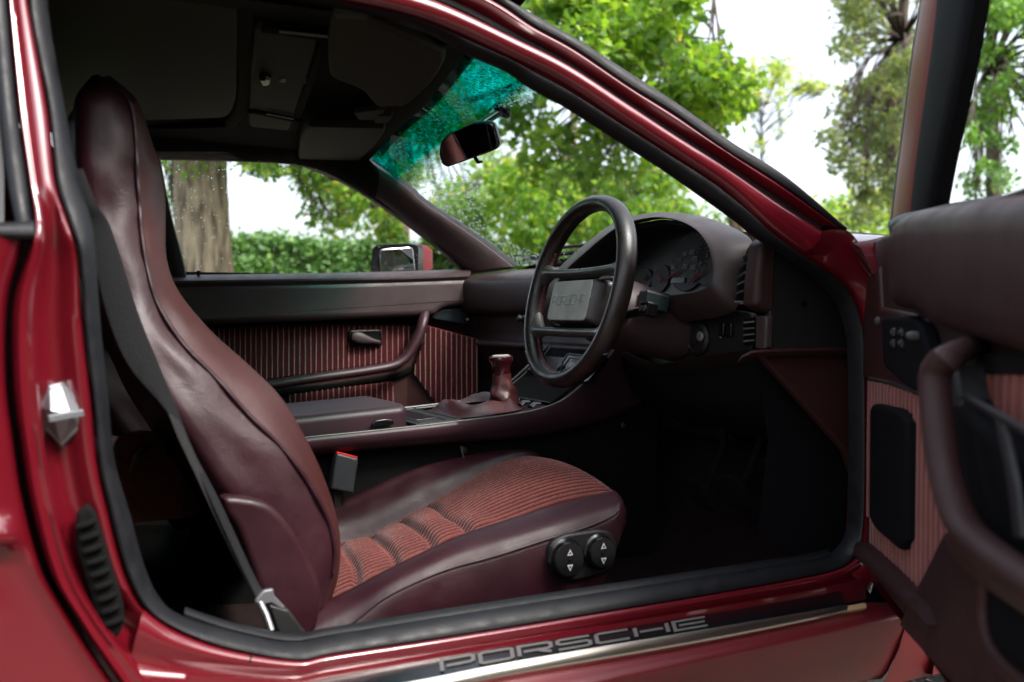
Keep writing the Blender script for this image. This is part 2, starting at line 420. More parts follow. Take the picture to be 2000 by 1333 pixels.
# ---------------------------------------------------------------- the setting: ground
g = MB(); xs = np.linspace(-60, 90, 31); ys = np.linspace(-60, 110, 35)
g.grid(np.array([[(x, y, 0.0) for y in ys] for x in xs])); g.build('ground', M['lawn'], kind='structure', label='rough grass beyond the gravel driveway', category='ground')
dx = np.linspace(-14, 16, 31); dy = np.linspace(-9, 6.0, 16)
g = MB(); g.grid(np.array([[(x, y + .25 * math.sin(x * .9), 0.006) for y in dy] for x in dx])); g.build('driveway', M['gravel'], kind='structure', label='grey brown gravel driveway under the red car', category='driveway')

def leaf_mesh(name, P, size, material, tmpl, up=0.35, jitter=0.35, parent=None, flat=None, kind=None, tint=None):
    """one mesh of many leaf-sized faces; tmpl = (verts, faces) of one leaf lying in XY, length 1"""
    n = len(P); V0, F0 = tmpl; V0 = np.asarray(V0, float); k = len(V0)
    nr = RNG.normal(size=(n, 3)); nr[:, 2] += up * 2
    if flat is not None: nr += flat
    nr /= np.linalg.norm(nr, axis=1)[:, None]
    a = RNG.normal(size=(n, 3)); a[:, 2] -= .5; a -= nr * (a * nr).sum(1)[:, None]; a /= np.linalg.norm(a, axis=1)[:, None]
    b = np.cross(nr, a); s = size * (1 + RNG.uniform(-jitter, jitter, n))
    V = P[:, None, :] + s[:, None, None] * (V0[None, :, 0, None] * a[:, None, :] + V0[None, :, 1, None] * b[:, None, :] + V0[None, :, 2, None] * nr[:, None, :])
    F = (np.arange(n)[:, None, None] * k + np.asarray(F0)[None]).reshape(-1, len(F0[0]))
    me = bpy.data.meshes.new(name); nv, nf, w = n * k, len(F), F.shape[1]
    me.vertices.add(nv); me.vertices.foreach_set('co', V.reshape(-1)); me.loops.add(nf * w); me.polygons.add(nf)
    me.loops.foreach_set('vertex_index', F.reshape(-1).astype(np.int32))
    me.polygons.foreach_set('loop_start', np.arange(nf, dtype=np.int32) * w)
    me.update(calc_edges=True)
    at = me.attributes.new('tint', 'FLOAT', 'POINT')
    t = RNG.beta(2, 2.6, n) if tint is None else tint
    at.data.foreach_set('value', np.repeat(np.clip(t, 0, 1), k).astype(np.float32))
    me.materials.append(material)
    ob = bpy.data.objects.new(name, me); scene.collection.objects.link(ob)
    if parent is not None:
        ob.parent = parent; ob.matrix_parent_inverse = Matrix.Translation(-Vector(parent.location)) if parent.type == 'EMPTY' else Matrix.Identity(4)
    if kind: ob['kind'] = kind
    return ob
# lobed oak leaf, slightly folded; plain small leaf
_o = [(0, 0), (.18, .10), (.28, .06), (.42, .24), (.52, .12), (.70, .27), (.80, .13), (1, 0)]
OAK = ([(x, y, abs(y) * .35) for x, y in _o] + [(x, -y, abs(y) * .35) for x, y in _o[1:-1]],
       [(0, 1, 8), (1, 2, 8), (2, 9, 8), (2, 3, 9), (3, 10, 9), (3, 4, 10), (4, 11, 10), (4, 5, 11), (5, 12, 11), (5, 6, 12), (6, 13, 12), (6, 7, 13)])
LEAF = ([(0, 0, 0), (.35, .26, .05), (.75, .2, .03), (1, 0, -.04), (.75, -.2, .03), (.35, -.26, .05)],
        [(0, 1, 5), (1, 4, 5), (1, 2, 4), (2, 3, 4)])
PEB = ([(1, 0, 0), (0, 1, 0), (-1, 0, 0), (0, -1, 0), (0, 0, .7), (.5, .6, -.35), (-.6, -.4, -.35)],
       [(0, 1, 4), (1, 2, 4), (2, 3, 4), (3, 0, 4), (0, 5, 1), (2, 6, 3)])
n = 9000
PP = np.stack([RNG.uniform(0.9, 4.2, n), RNG.uniform(-1.2, 2.4, n), np.full(n, 0.012)], 1)
gv_ = leaf_mesh('gravel', PP, 0.008, M['pebble'], PEB, up=1.5, jitter=.7, kind='stuff'); gv_['label'] = 'loose pebbles on the driveway below the open door'; gv_['category'] = 'gravel'

# ---------------------------------------------------------------- trees, hedge, bushes
def clump_points(clumps, per_px):
    out = []
    for (x, y, D, r) in clumps:
        c = pD(x, y, D); R_ = r * D / FPX; m = int(per_px * r * r)
        q = RNG.normal(size=(m, 3)); q /= np.linalg.norm(q, axis=1)[:, None]
        out.append(c + q * (RNG.uniform(0, 1, m) ** 0.45)[:, None] * R_ * np.array([1, 1.0, 0.85]))
    return np.vstack(out)
def tree(label, base, top, r0, clumps, density, leaf, lmat, tmpl, bark, group, up=.35, twigs=True, name='tree', tshift=0.0, bends=(), kmin=15):
    t = empty(name, base, label, 'tree', group)
    path = cr([base] + list(bends) + [top], n=26); path = path + np.array([[0.02 * math.sin(i * .7), 0.02 * math.cos(i * .5), 0] for i in range(26)])
    rad = np.linspace(1.0, .35, 26) * r0; rad[:3] *= [1.35, 1.12, 1.03]
    b = MB()
    seg = 120
    # bark: plates and furrows displaced into the trunk itself
    rings = []
    dense = cr(path, n=150); drad = np.interp(np.linspace(0, 1, 150), np.linspace(0, 1, 26), rad)
    ph = RNG.uniform(0, 6, 8)
    for i in range(150):
        a = np.arange(seg) * 2 * math.pi / seg; z = dense[i, 2]
        w = np.sin(a * 27 + 3 * np.sin(z * 5 + a * 2 + ph[0]) + ph[1]) * .6 + np.sin(a * 38 + 2.5 * np.sin(z * 8 + a * 3 + ph[2])) * .4
        rr = drad[i] * (1 + .026 * w + .03 * np.sin(a * 3 + ph[3] + z) + RNG.normal(size=seg) * .004)
        rings.append(dense[i] + np.stack([np.cos(a) * rr, np.sin(a) * rr, a * 0], 1))
    b.loft(rings); b.build('trunk', M[bark], t, 80)
    br = MB()
    for (x, y, D, r) in clumps:
        c = pD(x, y, D); k = int(np.argmin(np.linalg.norm(path + np.array([0, 0, .8]) - c, axis=1))); k = max(kmin, min(k, 24))
        s_ = path[k]; L_ = np.linalg.norm(c - s_); mid = (s_ + c) / 2 + RNG.normal(size=3) * .045 * L_ + np.array([0, 0, .05 * L_])
        pth = cr([s_, mid, c], n=10); br.tube(pth, np.linspace(min(.035, r0 * .2), .005, 10), 6)
        if twigs:
            for q in range(5):
                e = c + RNG.normal(size=3) * r * D / FPX * .6
                br.tube(cr([pth[6 + q % 3], (pth[8] + e) / 2 + RNG.normal(size=3) * .03, e], n=6), np.linspace(.010, .003, 6), 5)
    br.build('branches', M['twig'], t, 60, kind='stuff')
    P = clump_points(clumps, density)
    tt = np.clip(RNG.beta(2, 2.6, len(P)) + tshift, 0, 1)
    leaf_mesh('leaves', P, leaf, M[lmat], tmpl, up, .35, t, tint=tt, kind='stuff')
    return t
def blob(poly_px, n, D, r, dj=.12):
    """n clump centres spread over a patch of the view, at about D metres"""
    P = np.asarray(poly_px, float); out = []
    lo, hi = P.min(0), P.max(0)
    def inside(x, y):
        c = False
        for i in range(len(P)):
            (x1, y1), (x2, y2) = P[i - 1], P[i]
            if (y1 > y) != (y2 > y) and x < (x2 - x1) * (y - y1) / (y2 - y1) + x1: c = not c
        return c
    while len(out) < n:
        x, y = RNG.uniform(lo, hi)
        if inside(x, y): out.append((x, y, D * (1 + RNG.uniform(-dj, dj)), r * RNG.uniform(.7, 1.25)))
    return out

GT = 'trees around the driveway'
def ground_at(x, D): p = pD(x, 610, D); return np.array([p[0], p[1], 0.0])
# big oak over the windscreen
b0 = ground_at(1452, 9.5); up_ = lambda k_, z_: b0 + RV * k_ + np.array([0, 0, z_])
oakc = blob([(930, -60), (1390, -80), (1390, -20), (1330, 60), (1390, 100), (1420, 170), (1400, 240), (1330, 250), (1200, 190), (1040, 120)], 46, 7.2, 62)
oakc += blob([(760, 190), (1010, 100), (1300, 250), (1320, 330), (1180, 330), (1000, 330), (860, 330)], 15, 8.2, 60)
oakc += [(1405, 205, 6.6, 38), (1385, 130, 6.8, 42), (1310, -10, 6.4, 36), (1345, 5, 6.4, 26)]
tree('big oak with lobed bright green leaves hanging over the red roof pillar', b0, up_(-2.4, 6.4), .12, oakc, .038, .10, 'oak_leaf', OAK, 'bark', GT, name='oak_tree', bends=(up_(-.02, 1.5), up_(-.36, 2.6), up_(-1.0, 3.8)), kmin=13)
# thick trunk seen through the passenger window
b1 = ground_at(402, 9.6)
c1 = blob([(460, 300), (600, 300), (760, 380), (800, 430), (760, 455), (690, 400), (600, 350), (520, 345), (470, 330)], 26, 8.8, 26)
c1 += blob([(330, 300), (345, 300), (345, 450), (325, 450)], 8, 11.5, 18)
c1 += blob([(560, 330), (720, 390), (760, 450), (640, 440), (590, 400)], 16, 9.5, 26)
c1 += blob([(200, 0), (800, 0), (800, 250), (200, 250)], 12, 9.0, 120)
tree('oak with a thick furrowed trunk beyond the passenger window', b1, b1 + np.array([-.05, 0, 7.0]), .30, c1, .06, .09, 'oak_leaf', OAK, 'bark', GT, name='oak_tree', tshift=.08)
# slimmer trunk behind the hedge
b2 = ground_at(782, 15.5)
c2 = blob([(650, 330), (900, 330), (960, 420), (880, 450), (720, 450), (640, 400)], 20, 14.5, 34)
c2 += blob([(600, 100), (1000, 100), (1000, 330), (600, 330)], 12, 15, 90)
tree('slim straight tree standing behind the clipped hedge', b2, b2 + np.array([.1, 0, 7.5]), .17, c2, .08, .10, 'oak_leaf', OAK, 'bark', GT, tshift=.1)
# leafy tree filling the view through the middle of the windscreen
b3 = ground_at(1130, 14.0)
c3 = blob([(830, 330), (1300, 320), (1330, 420), (1330, 500), (1000, 520), (880, 470)], 46, 12.5, 50)
tree('dense leafy tree behind the steering wheel with yellowing green foliage', b3, b3 + np.array([0, .2, 5.0]), .10, c3, .085, .10, 'bush_leaf', LEAF, 'bark', GT, tshift=.06)
# pale, thin far tree
b4 = ground_at(1480, 27.0)
c4 = blob([(1430, 135), (1520, 112), (1590, 165), (1560, 195), (1440, 185)], 26, 26, 24) + blob([(1430, 180), (1560, 200), (1545, 330), (1520, 250), (1470, 300), (1440, 270)], 16, 26, 13)
c4 += blob([(1560, 150), (1640, 170), (1640, 185), (1570, 175)], 12, 26, 13)
tree('thin yellowing tree alone against the white sky', b4, b4 + np.array([.1, 0, 6.6]), .07, c4, .075, .12, 'bush_leaf', LEAF, 'twig', GT, tshift=.32)
# tall grey green tree left of the door frame
b5 = ground_at(1745, 13.0)
c5 = blob([(1650, -80), (1830, -80), (1820, 120), (1790, 260), (1690, 200), (1640, 60)], 44, 12.4, 34)
c5 += blob([(1640, 130), (1780, 160), (1770, 260), (1720, 260), (1690, 190)], 16, 12.4, 28)
c5 += blob([(1610, 185), (1700, 180), (1740, 280), (1640, 235)], 14, 12.4, 20) + blob([(1600, 260), (1780, 230), (1765, 430), (1670, 420), (1640, 330)], 40, 12.4, 28)
tree('tall loose tree with small grey green leaves left of the open door frame', b5, b5 + np.array([.2, 0, 7.2]), .12, c5, .085, .075, 'pale_leaf', LEAF, 'twig', GT, tshift=.05)
# tree through the door glass
b6 = ground_at(1945, 10.5)
c6 = blob([(1880, -80), (2090, -80), (2090, 160), (1990, 190), (1890, 160)], 34, 10.0, 36) + blob([(1870, 120), (2080, 150), (2080, 380), (1930, 400), (1850, 400), (1870, 250)], 30, 10.0, 24)
tree('open branched tree seen through the glass of the driver door', b6, b6 + np.array([-.05, .1, 5.6]), .10, c6, .10, .07, 'hedge_leaf', LEAF, 'twig', GT, tshift=.35)
# unseen leaf wall behind the camera, added to darken the cabin; paint reflects it
n = 22000; az = np.radians(RNG.uniform(108, 208, n)); leaf_wall_r = RNG.uniform(6.5, 9.5, n)
hgt = 5.3 + 1.0 * np.sin(az * 9) + .7 * np.sin(az * 23 + 1)
PW = np.stack([np.sin(az) * leaf_wall_r, -1.2 + np.cos(az) * leaf_wall_r, RNG.uniform(0, 1, n) ** .8 * hgt], 1)
leaf_mesh('unseen_leaf_wall', PW, .34, M['hedge_leaf'], LEAF, .2, .4, kind='stuff')
# bright bush over the wing
def shrub(label, poly_px, n, D, r, dens, leaf, lm, tshift=0.0, group='bushes at the far side of the drive'):
    cl = blob(poly_px, n, D, r); c = np.mean([pD(x, y, d) for x, y, d, _ in cl], 0); base = np.array([c[0], c[1], 0.0])
    o = empty('bush', base, label, 'bush', group); s = MB()
    for (x, y, d, _) in cl: s.tube(cr([base, base * .5 + pD(x, y, d) * .5 + np.array([0, 0, .1]), pD(x, y, d)], n=7), np.linspace(.02, .006, 7), 5)
    s.build('stems', M['twig'], o, 60, kind='stuff')
    P = clump_points(cl, dens); P[:, 2] = np.maximum(P[:, 2], .05)
    leaf_mesh('leaves', P, leaf, M[lm], LEAF, .3, .35, o, tint=np.clip(RNG.beta(2, 2.6, len(P)) + tshift, 0, 1), kind='stuff')
shrub('bright yellow green bush showing over the red front wing', [(1590, 385), (1760, 375), (1790, 470), (1590, 470)], 28, 17.0, 32, .07, .10, 'bush_leaf', .2)
shrub('round green bush behind the instrument hood', [(1230, 425), (1420, 400), (1440, 470), (1240, 480)], 16, 16.0, 34, .06, .10, 'bush_leaf', .0)

# clipped hedge
hd = empty('hedge', ground_at(650, 13.0), 'clipped green hedge running behind the passenger window', 'hedge')
h0, h1 = pD(330, 610, 12.2), pD(1250, 610, 15.5)
hx = (h1 - h0)[:2]; hl = np.linalg.norm(hx); hx = hx / hl; hn = np.array([hx[1], -hx[0]])
n = 22000; s_ = RNG.uniform(-2.5, hl + 2, n); f = RNG.uniform(0, 1, n)
top = f > .72; hz = 1.74 + .02 * np.sin(s_ * 2.1) + .02 * np.sin(s_ * 5.3)
zz = np.where(top, hz - .05 + RNG.normal(size=n) * .06, RNG.uniform(.3, 1, n) * hz)
dd = np.where(top, RNG.uniform(-.5, .05, n), RNG.normal(size=n) * .05 + .03 + .05 * np.sin(s_ * 3.7 + zz * 4))
PH = np.stack([h0[0] + hx[0] * s_ + hn[0] * dd, h0[1] + hx[1] * s_ + hn[1] * dd, zz], 1)
core = MB()
ring = lambda q: [np.array([h0[0] + hx[0] * q + hn[0] * d_, h0[1] + hx[1] * q + hn[1] * d_, z_]) for d_, z_ in ((-.6, 0.0), (-.04, 0.0), (-.06, 1.6), (-.5, 1.64))]
core.loft([ring(q) for q in np.linspace(-2.6, hl + 2.1, 30)]); core.build('twigs', M['lawn'], hd)
leaf_mesh('leaves', PH, .085, M['hedge_leaf'], LEAF, .1, .3, hd, flat=np.array([hn[0], hn[1], .3]) * .8, kind='stuff')

# ================================================================ the car
car = empty('car', (0.75, 0.75, 0.0), 'dark red coupe with its driver door open on a burgundy leather cabin', 'car')
def lerp(a, b, t): return a + (b - a) * t
def off(A, v): return A + np.asarray(v, float)

# ---------------- door seal: one rubber loop round the opening
seal_in = [(93, -20), (127, 212), (155, 353), (178, 430), (187, 500), (197, 641), (212, 783), (224, 900), (254, 1004), (282, 1105), (312, 1168), (353, 1203), (450, 1232), (564, 1254),
           (650, 1240), (897, 1199), (1350, 1130), (1560, 1097), (1617, 1085), (1645, 1062), (1658, 1020), (1661, 900), (1659, 700), (1652, 640), (1632, 585), (1584, 537),
           (1529, 498), (1476, 464), (1437, 432), (1370, 384), (1300, 335), (1197, 268), (1108, 211), (1038, 173), (985, 137), (911, 106), (869, 81), (791, 49), (650, 18), (500, -8), (330, -40), (150, -60)]
seal_out = [(56, -20), (95, 212), (110, 353), (134, 430), (155, 500), (166, 641), (183, 783), (194, 900), (217, 1004), (245, 1110), (282, 1184), (345, 1228), (440, 1264), (575, 1288),
            (650, 1276), (897, 1240), (1350, 1166), (1560, 1128), (1637, 1108), (1667, 1080), (1679, 1032), (1683, 900), (1681, 680), (1673, 612), (1648, 562), (1600, 524),
            (1547, 488), (1497, 450), (1456, 412), (1388, 358), (1310, 308), (1205, 241), (1112, 182), (1046, 146), (996, 119), (918, 84), (878, 66), (800, 36), (650, 4), (500, -24), (325, -58), (120, -90)]
A = crv(seal_in, NP(.02), k=5, closed=True); B = crv(seal_out, NP(0.0), k=5, closed=True)
s = MB(); s.rib(A, B, (0, -.013, 0), 8, 0, closed=True)
seal = s.build('door_seal', M['rubber'], car)
# raised inner lip of the seal along the sill
lipA = crv([(360, 1192), (450, 1220), (564, 1242), (650, 1229), (897, 1189), (1350, 1120), (1560, 1088), (1612, 1077)], NP(.045), k=8)
lipB = crv([(360, 1206), (450, 1236), (564, 1258), (650, 1246), (897, 1206), (1350, 1137), (1560, 1103), (1620, 1090)], NP(.02), k=8)
s = MB(); s.rib(lipA, lipB, (0, -.004, .008), 6); s.build('seal_lip', M['rubber'], seal)

# ---------------- windscreen pillar and roof rail, driver side
SU = [(300, -70), (480, -30), (650, 4), (826, 46), (1003, 123), (1100, 172), (1214, 247), (1300, 302), (1406, 372), (1497, 451), (1600, 524)]
GL = [(380, -150), (560, -95), (700, -45), (847, 0), (1003, 74), (1100, 123), (1214, 197), (1300, 254), (1406, 321), (1512, 391), (1606, 450)]
GU = [(420, -165), (600, -115), (740, -65), (925, 7), (1020, 62), (1110, 112), (1220, 184), (1306, 240), (1412, 307), (1518, 378), (1612, 441)]
OI = [(460, -190), (640, -140), (800, -80), (960, 0), (1040, 54), (1120, 98), (1225, 170), (1310, 222), (1412, 294), (1522, 363), (1635, 446)]
OO = [(470, -205), (650, -152), (812, -90), (978, 0), (1052, 40), (1132, 86), (1237, 153), (1322, 208), (1424, 280), (1534, 350), (1650, 452)]
def nc(px, o, k=7): return crv(px, NP(o), k=k)
cSU, cGL, cGU, cOI, cOO = nc(SU, .005), nc(GL, -.004), nc(GU, -.002), nc(OI, -.012), nc(OO, -.006)
def bl(a, b, t, o): return off(lerp(a, b, t), (0, o, 0))
rows = [off(cSU, (0, .02, 0)), bl(cSU, cGL, .06, -.006), bl(cSU, cGL, .2, -.015), bl(cSU, cGL, .4, -.020), bl(cSU, cGL, .62, -.021), bl(cSU, cGL, .8, -.016), bl(cSU, cGL, .93, -.007), cGL,
        bl(cGL, cGU, .3, .014), bl(cGL, cGU, .7, .014), cGU, bl(cGU, cOI, .2, -.008), bl(cGU, cOI, .45, -.011), bl(cGU, cOI, .75, -.008), cOI, off(cOI, (0.0, .05, 0.0))]
s = MB(); s.grid(np.stack(rows, 1)); pillar = s.build('windscreen_pillar', M['paint'], car, 60)
s = MB(); s.rib(cOI, cOO, (0, -.010, .004), 6, back=3.0); s.build('pillar_gasket', M['rubber'], pillar)
s = MB(); s.tube(off(lerp(cGL, cGU, .5), (0, .012, 0)), .006, 8); s.build('gutter_seal', M['black'], pillar)

# ---------------- rear door post and quarter panel
S_ = [(8, -90), (14, 0), (33, 212), (53, 353), (62, 430), (52, 490), (24, 590), (22, 740), (37, 863), (55, 975), (92, 1110), (141, 1198), (197, 1286), (290, 1420)]
J_ = [(50, -90), (56, 0), (95, 212), (110, 353), (134, 430), (155, 500), (166, 641), (183, 783), (194, 900), (217, 1004), (245, 1110), (282, 1184), (345, 1228), (430, 1300)]
cS, cJ = nc(S_, -.01), nc(J_, .004)
nst = len(cS); tt = np.linspace(0, len(S_) - 1, nst)
wide = np.clip((tt - 3.2) / 1.6, 0, 1)                   # the jamb widens below the waist
def jl(t, o_narrow, o_wide): return lerp(cS, cJ, t) + np.stack([tt * 0, o_narrow + (o_wide - o_narrow) * wide, tt * 0], 1)
rows = [off(cS, (0, .012, 0)), jl(.03, -.010, -.012), jl(.07, -.017, -.024), jl(.10, -.019, -.029), jl(.14, -.019, -.028), jl(.20, -.020, -.026), jl(.25, -.021, -.030), jl(.28, -.020, -.029), jl(.305, -.019, -.020), jl(.34, -.018, .004), jl(.40, -.017, .014), jl(.48, -.014, .020), jl(.60, -.013, .018),
        jl(.70, -.014, .012), jl(.80, -.014, -.002), jl(.9, -.010, -.006), jl(.97, -.002, -.001), off(cJ, (0, .03, 0))]
s = MB(); s.grid(np.stack(rows, 1)); jamb = s.build('door_post', M['paint'], car, 70)
Q_ = S_[4:]
Qf = [(x - 9, max(y, 463)) for x, y in Q_]
def q(dx, o): return crv([(x - dx, y) for x, y in Qf], NP(o), k=9)
ys = np.array([proj(p)[1] for p in q(0, -.02)])
cre = np.stack([ys * 0, -.016 * np.exp(-((ys - 1045) / 26.0) ** 2) + .014 * np.clip((ys - 1050) / 60, 0, 1), ys * 0], 1)
rows = [q(-1, .004), q(1, -.012), q(6, -.024), q(16, -.031), q(34, -.036) + cre * .6, q(60, -.041) + cre, q(110, -.046) + cre, q(240, -.05) + cre, q(520, -.05) + cre]
s = MB(); s.grid(np.stack(rows, 1)); qp = s.build('rear_quarter_panel', M['paint'], car, 70)
# quarter window rubber and glass
s = MB()
s.rib(nc([(-30, -90), (-22, 0), (-2, 212), (14, 353), (30, 440)], -.02), nc([(10, -90), (15, 0), (34, 212), (54, 353), (66, 440)], -.016), (0, -.012, 0), 6)
s.rib(nc([(-240, 436), (-60, 436), (66, 432)], -.03), nc([(-240, 468), (-60, 468), (66, 470)], -.03), (0, -.014, 0), 6)
s.build('window_rubber', M['rubber'], qp)
s = MB(); s.grid(np.array([[NP(.0)(x, y) for y in (-90, 100, 300, 440)] for x in (-260, -120, -2, 8)])); s.build('quarter_glass', M['gloss_black'], qp)
# lock striker: cast plate with a hooked centre
so = nc([(98, 752), (124, 745), (168, 792), (164, 832), (124, 872), (90, 838), (82, 794), (86, 764)], .012, k=1)[:-1]
s = MB(); s.pad(so, (-.003, -.010, 0), .004, 2)
so2 = so + np.array([-.003, -.010, 0]); m_ = so2.mean(0); so2 = m_ + (so2 - m_) * .86
r0_, r1_ = m_ + np.array([-.010, -.016, .004]), m_ + np.array([.010, -.016, -.002]); kq = len(so2)
s.add(np.vstack([so2, r0_, r1_]), [(i, (i + 1) % kq, kq if (so2[i][0] + so2[(i + 1) % kq][0]) / 2 < m_[0] else kq + 1) for i in range(kq)])
ch_ = [i for i in range(kq) if ((so2[i - 1][0] + so2[i][0]) / 2 < m_[0]) != ((so2[i][0] + so2[(i + 1) % kq][0]) / 2 < m_[0])]
s.add(np.vstack([so2, r0_, r1_]), [(i, kq, kq + 1) for i in ch_])
c0 = NP(.0)(123, 812)
s.box(c0 + np.array([0.002, -.020, .002]), (.036, .012, .007), [(1, 0, .15), (0, 1, 0), (-.15, 0, 1)])
s.build('door_striker', M['tongue'], jamb, 8)
# air vent of the post
vo = nc([(150, 1000), (172, 985), (190, 1010), (214, 1090), (238, 1172), (236, 1222), (214, 1240), (196, 1222), (164, 1120), (142, 1050)], .004, k=4, )[:-1]
s = MB(); s.pad(vo, (0, -.018, 0), .005, 3)
vent = s.build('post_vent', M['black_gap'], jamb)
for i in range(9):
    t = i / 8; x0, y0 = 152 + 58 * t, 1022 + 190 * t
    a, b = NP(-.017)(x0 - 1, y0 + 8), NP(-.017)(x0 + 34 - 4 * t, y0 - 4)
    s = MB(); s.tube(np.array([a, (a + b) / 2 + np.array([0, -.003, 0]), b]), .0035, 8); s.build('vent_slat', M['black_gap'], vent)

# ---------------- sill
J2 = [(282, 1184), (345, 1228), (440, 1264), (575, 1288), (650, 1276), (897, 1240), (1350, 1166), (1560, 1128), (1637, 1108), (1667, 1085)]
T2 = [(230, 1360), (310, 1350), (420, 1345), (560, 1342), (650, 1325), (897, 1280), (1350, 1207), (1560, 1171), (1630, 1158), (1690, 1147)]
cJ2, cT2 = crv(J2, YP(.032), k=8), crv(T2, YP(.0), k=8)
def sl(t, dy, dz): return lerp(cJ2, cT2, t) + np.array([0, dy, dz])
rows = [off(cJ2, (0, .04, -.02)), sl(0, 0, 0), sl(.10, -.006, .003), sl(.22, -.009, .006), sl(.34, -.008, .003), sl(.42, .004, -.007), sl(.56, .006, -.009), sl(.66, -.003, .0), sl(.76, -.006, .004), sl(.88, -.003, .002), sl(1.0, 0, 0), sl(1.0, -.002, -.02)]
s = MB(); s.grid(np.stack(rows, 1)); sill = s.build('sill_panel', M['paint'], car, 70)
# seam in the paint near the post
s = MB(); s.tube(np.array([sl(t, -.0085 if t < .4 else -.003, .005)[19] for t in (.02, .15, .3, .34)]), .0012, 6); s.build('panel_seam', M['black_gap'], sill)
pT = [(430, 1366), (560, 1343), (650, 1326), (897, 1281), (1350, 1208), (1560, 1172), (1640, 1157)]
pB = [(430, 1410), (600, 1374), (826, 1332), (1003, 1297), (1350, 1238), (1560, 1202), (1653, 1186)]
kT, kB = crv(pT, YP(0.0), n=60), crv(pB, YP(-.056), n=60)
plate_up = np.array([0, -.25, .97])
s = MB(); G = np.stack([off(kT, (0, 0, -.01)), kT + plate_up * .002, lerp(kT, kB, .5) + plate_up * .003, kB + plate_up * .002, off(kB, (0, 0, -.012))], 1)
s.grid(G); plate = s.build('sill_plate', M['gloss_black'], car, 50)
pC = [(430, 1436), (600, 1400), (826, 1356), (1003, 1321), (1350, 1261), (1560, 1219), (1653, 1197)]
kC = crv(pC, YP(-.066), n=60)
s = MB(); s.rib(off(kB, (0, 0, .003)), kC, (0, -.003, .0035), 6, back=2); s.build('sill_trim', M['steel'], plate)
e0, e1 = [pY(x, y, -.058) for x, y in ((1653, 1184), (1686, 1178))], [pY(x, y, -.066) for x, y in ((1653, 1197), (1690, 1190))]
s = MB(); s.rib(np.array(e0), np.array(e1), (0, -.004, .003), 5, back=2); s.build('trim_end', M['brass_end'], plate)
# raised wording on the plate, drawn in the plate's own coordinates
def plate_at(a, b, h=0.0):
    x = a * 59; i = int(min(58, max(0, math.floor(x)))); f_ = x - i
    top, bot = lerp(kT[i], kT[i + 1], f_), lerp(kB[i], kB[i + 1], f_)
    return lerp(bot, top, b) + plate_up * (.0036 + h)
LET = {'P': ([[(0, 0), (0, 1), (.9, 1), (1, .9), (1, .5), (.9, .4), (.14, .4)]], [False]),
       'O': ([[(.1, 0), (0, .1), (0, .9), (.1, 1), (.9, 1), (1, .9), (1, .1), (.9, 0)]], [True]),
       'R': ([[(0, 0), (0, 1), (.9, 1), (1, .9), (1, .5), (.9, .4), (.14, .4)], [(.62, .31), (1, 0)]], [False, False]),
       'S': ([[(1, 1), (.1, 1), (0, .9), (0, .62), (.1, .52), (.9, .52), (1, .42), (1, .1), (.9, 0), (0, 0)]], [False]),
       'C': ([[(1, 1), (.1, 1), (0, .9), (0, .1), (.1, 0), (1, 0)]], [False]),
       'H': ([[(0, 0), (0, 1)], [(1, 0), (1, 1)], [(.14, .5), (.86, .5)]], [False] * 3),
       'E': ([[(1, 1), (0, 1), (0, 0), (1, 0)], [(.14, .5), (.95, .5)]], [False] * 2)}
def wording(mb, text, to3, x0, x1, y0, y1, gap=.32, w=.17, h=.0008, mi=0):
    """letters drawn as mitred strokes between x0..x1 and y0..y1 of a surface's own coordinates"""
    n_ = len(text); cw = (x1 - x0) / (n_ + gap * (n_ - 1)); ax = cw; ay = y1 - y0
    for i, ch in enumerate(text):
        lx = x0 + i * cw * (1 + gap); sts, cl = LET[ch]
        for pts, c in zip(sts, cl):
            # work in units of letter height so strokes keep one width
            asp = wording.aspect
            f_ = lambda u, v, hh: to3(lx + u / asp * ax, y0 + v * ay, hh)
            mb.stroke([(p[0] * asp, p[1]) for p in pts], w, f_, c, mi, h)
wording.aspect = 1.75
def plate_param(x):     # plate length fraction whose middle projects to photo column x
    b_ = [abs(proj(lerp(kT[i], kB[i], .5))[0] - x) for i in range(60)]; return int(np.argmin(b_)) / 59
s = MB(); wording(s, 'PORSCHE', plate_at, plate_param(853), plate_param(1368), .20, .78, gap=.22, w=.21)
s.build('lettering', M['letter'], plate)
# outer sill (rocker) with the front seam
R0 = [(300, 1480), (600, 1401), (826, 1357), (1003, 1322), (1350, 1262), (1560, 1221), (1700, 1190), (1762, 1186)]
R1 = [(300, 1530), (600, 1445), (826, 1397), (1003, 1358), (1300, 1294), (1500, 1252), (1680, 1215), (1776, 1196)]
R2 = [(300, 1900), (600, 1700), (826, 1620), (1003, 1540), (1300, 1425), (1500, 1376), (1680, 1334), (1722, 1326)]
c0, c1, c2 = crv(R0, YP(-.062), k=8), crv(R1, YP(-.086), k=8), crv(R2, YP(-.05), k=8)
rows = [off(c0, (0, .03, 0)), c0, bl(c0, c1, .4, .006), bl(c0, c1, .8, .002), bl(c1, c2, .02, -.006), bl(c1, c2, .06, -.009), bl(c1, c2, .35, -.009), bl(c1, c2, .65, -.008), bl(c1, c2, .9, -.005), c2, off(c2, (0, .12, 0))]
s = MB(); s.grid(np.stack(rows, 1)); s.build('rocker_panel', M['rocker_paint'], car, 60)

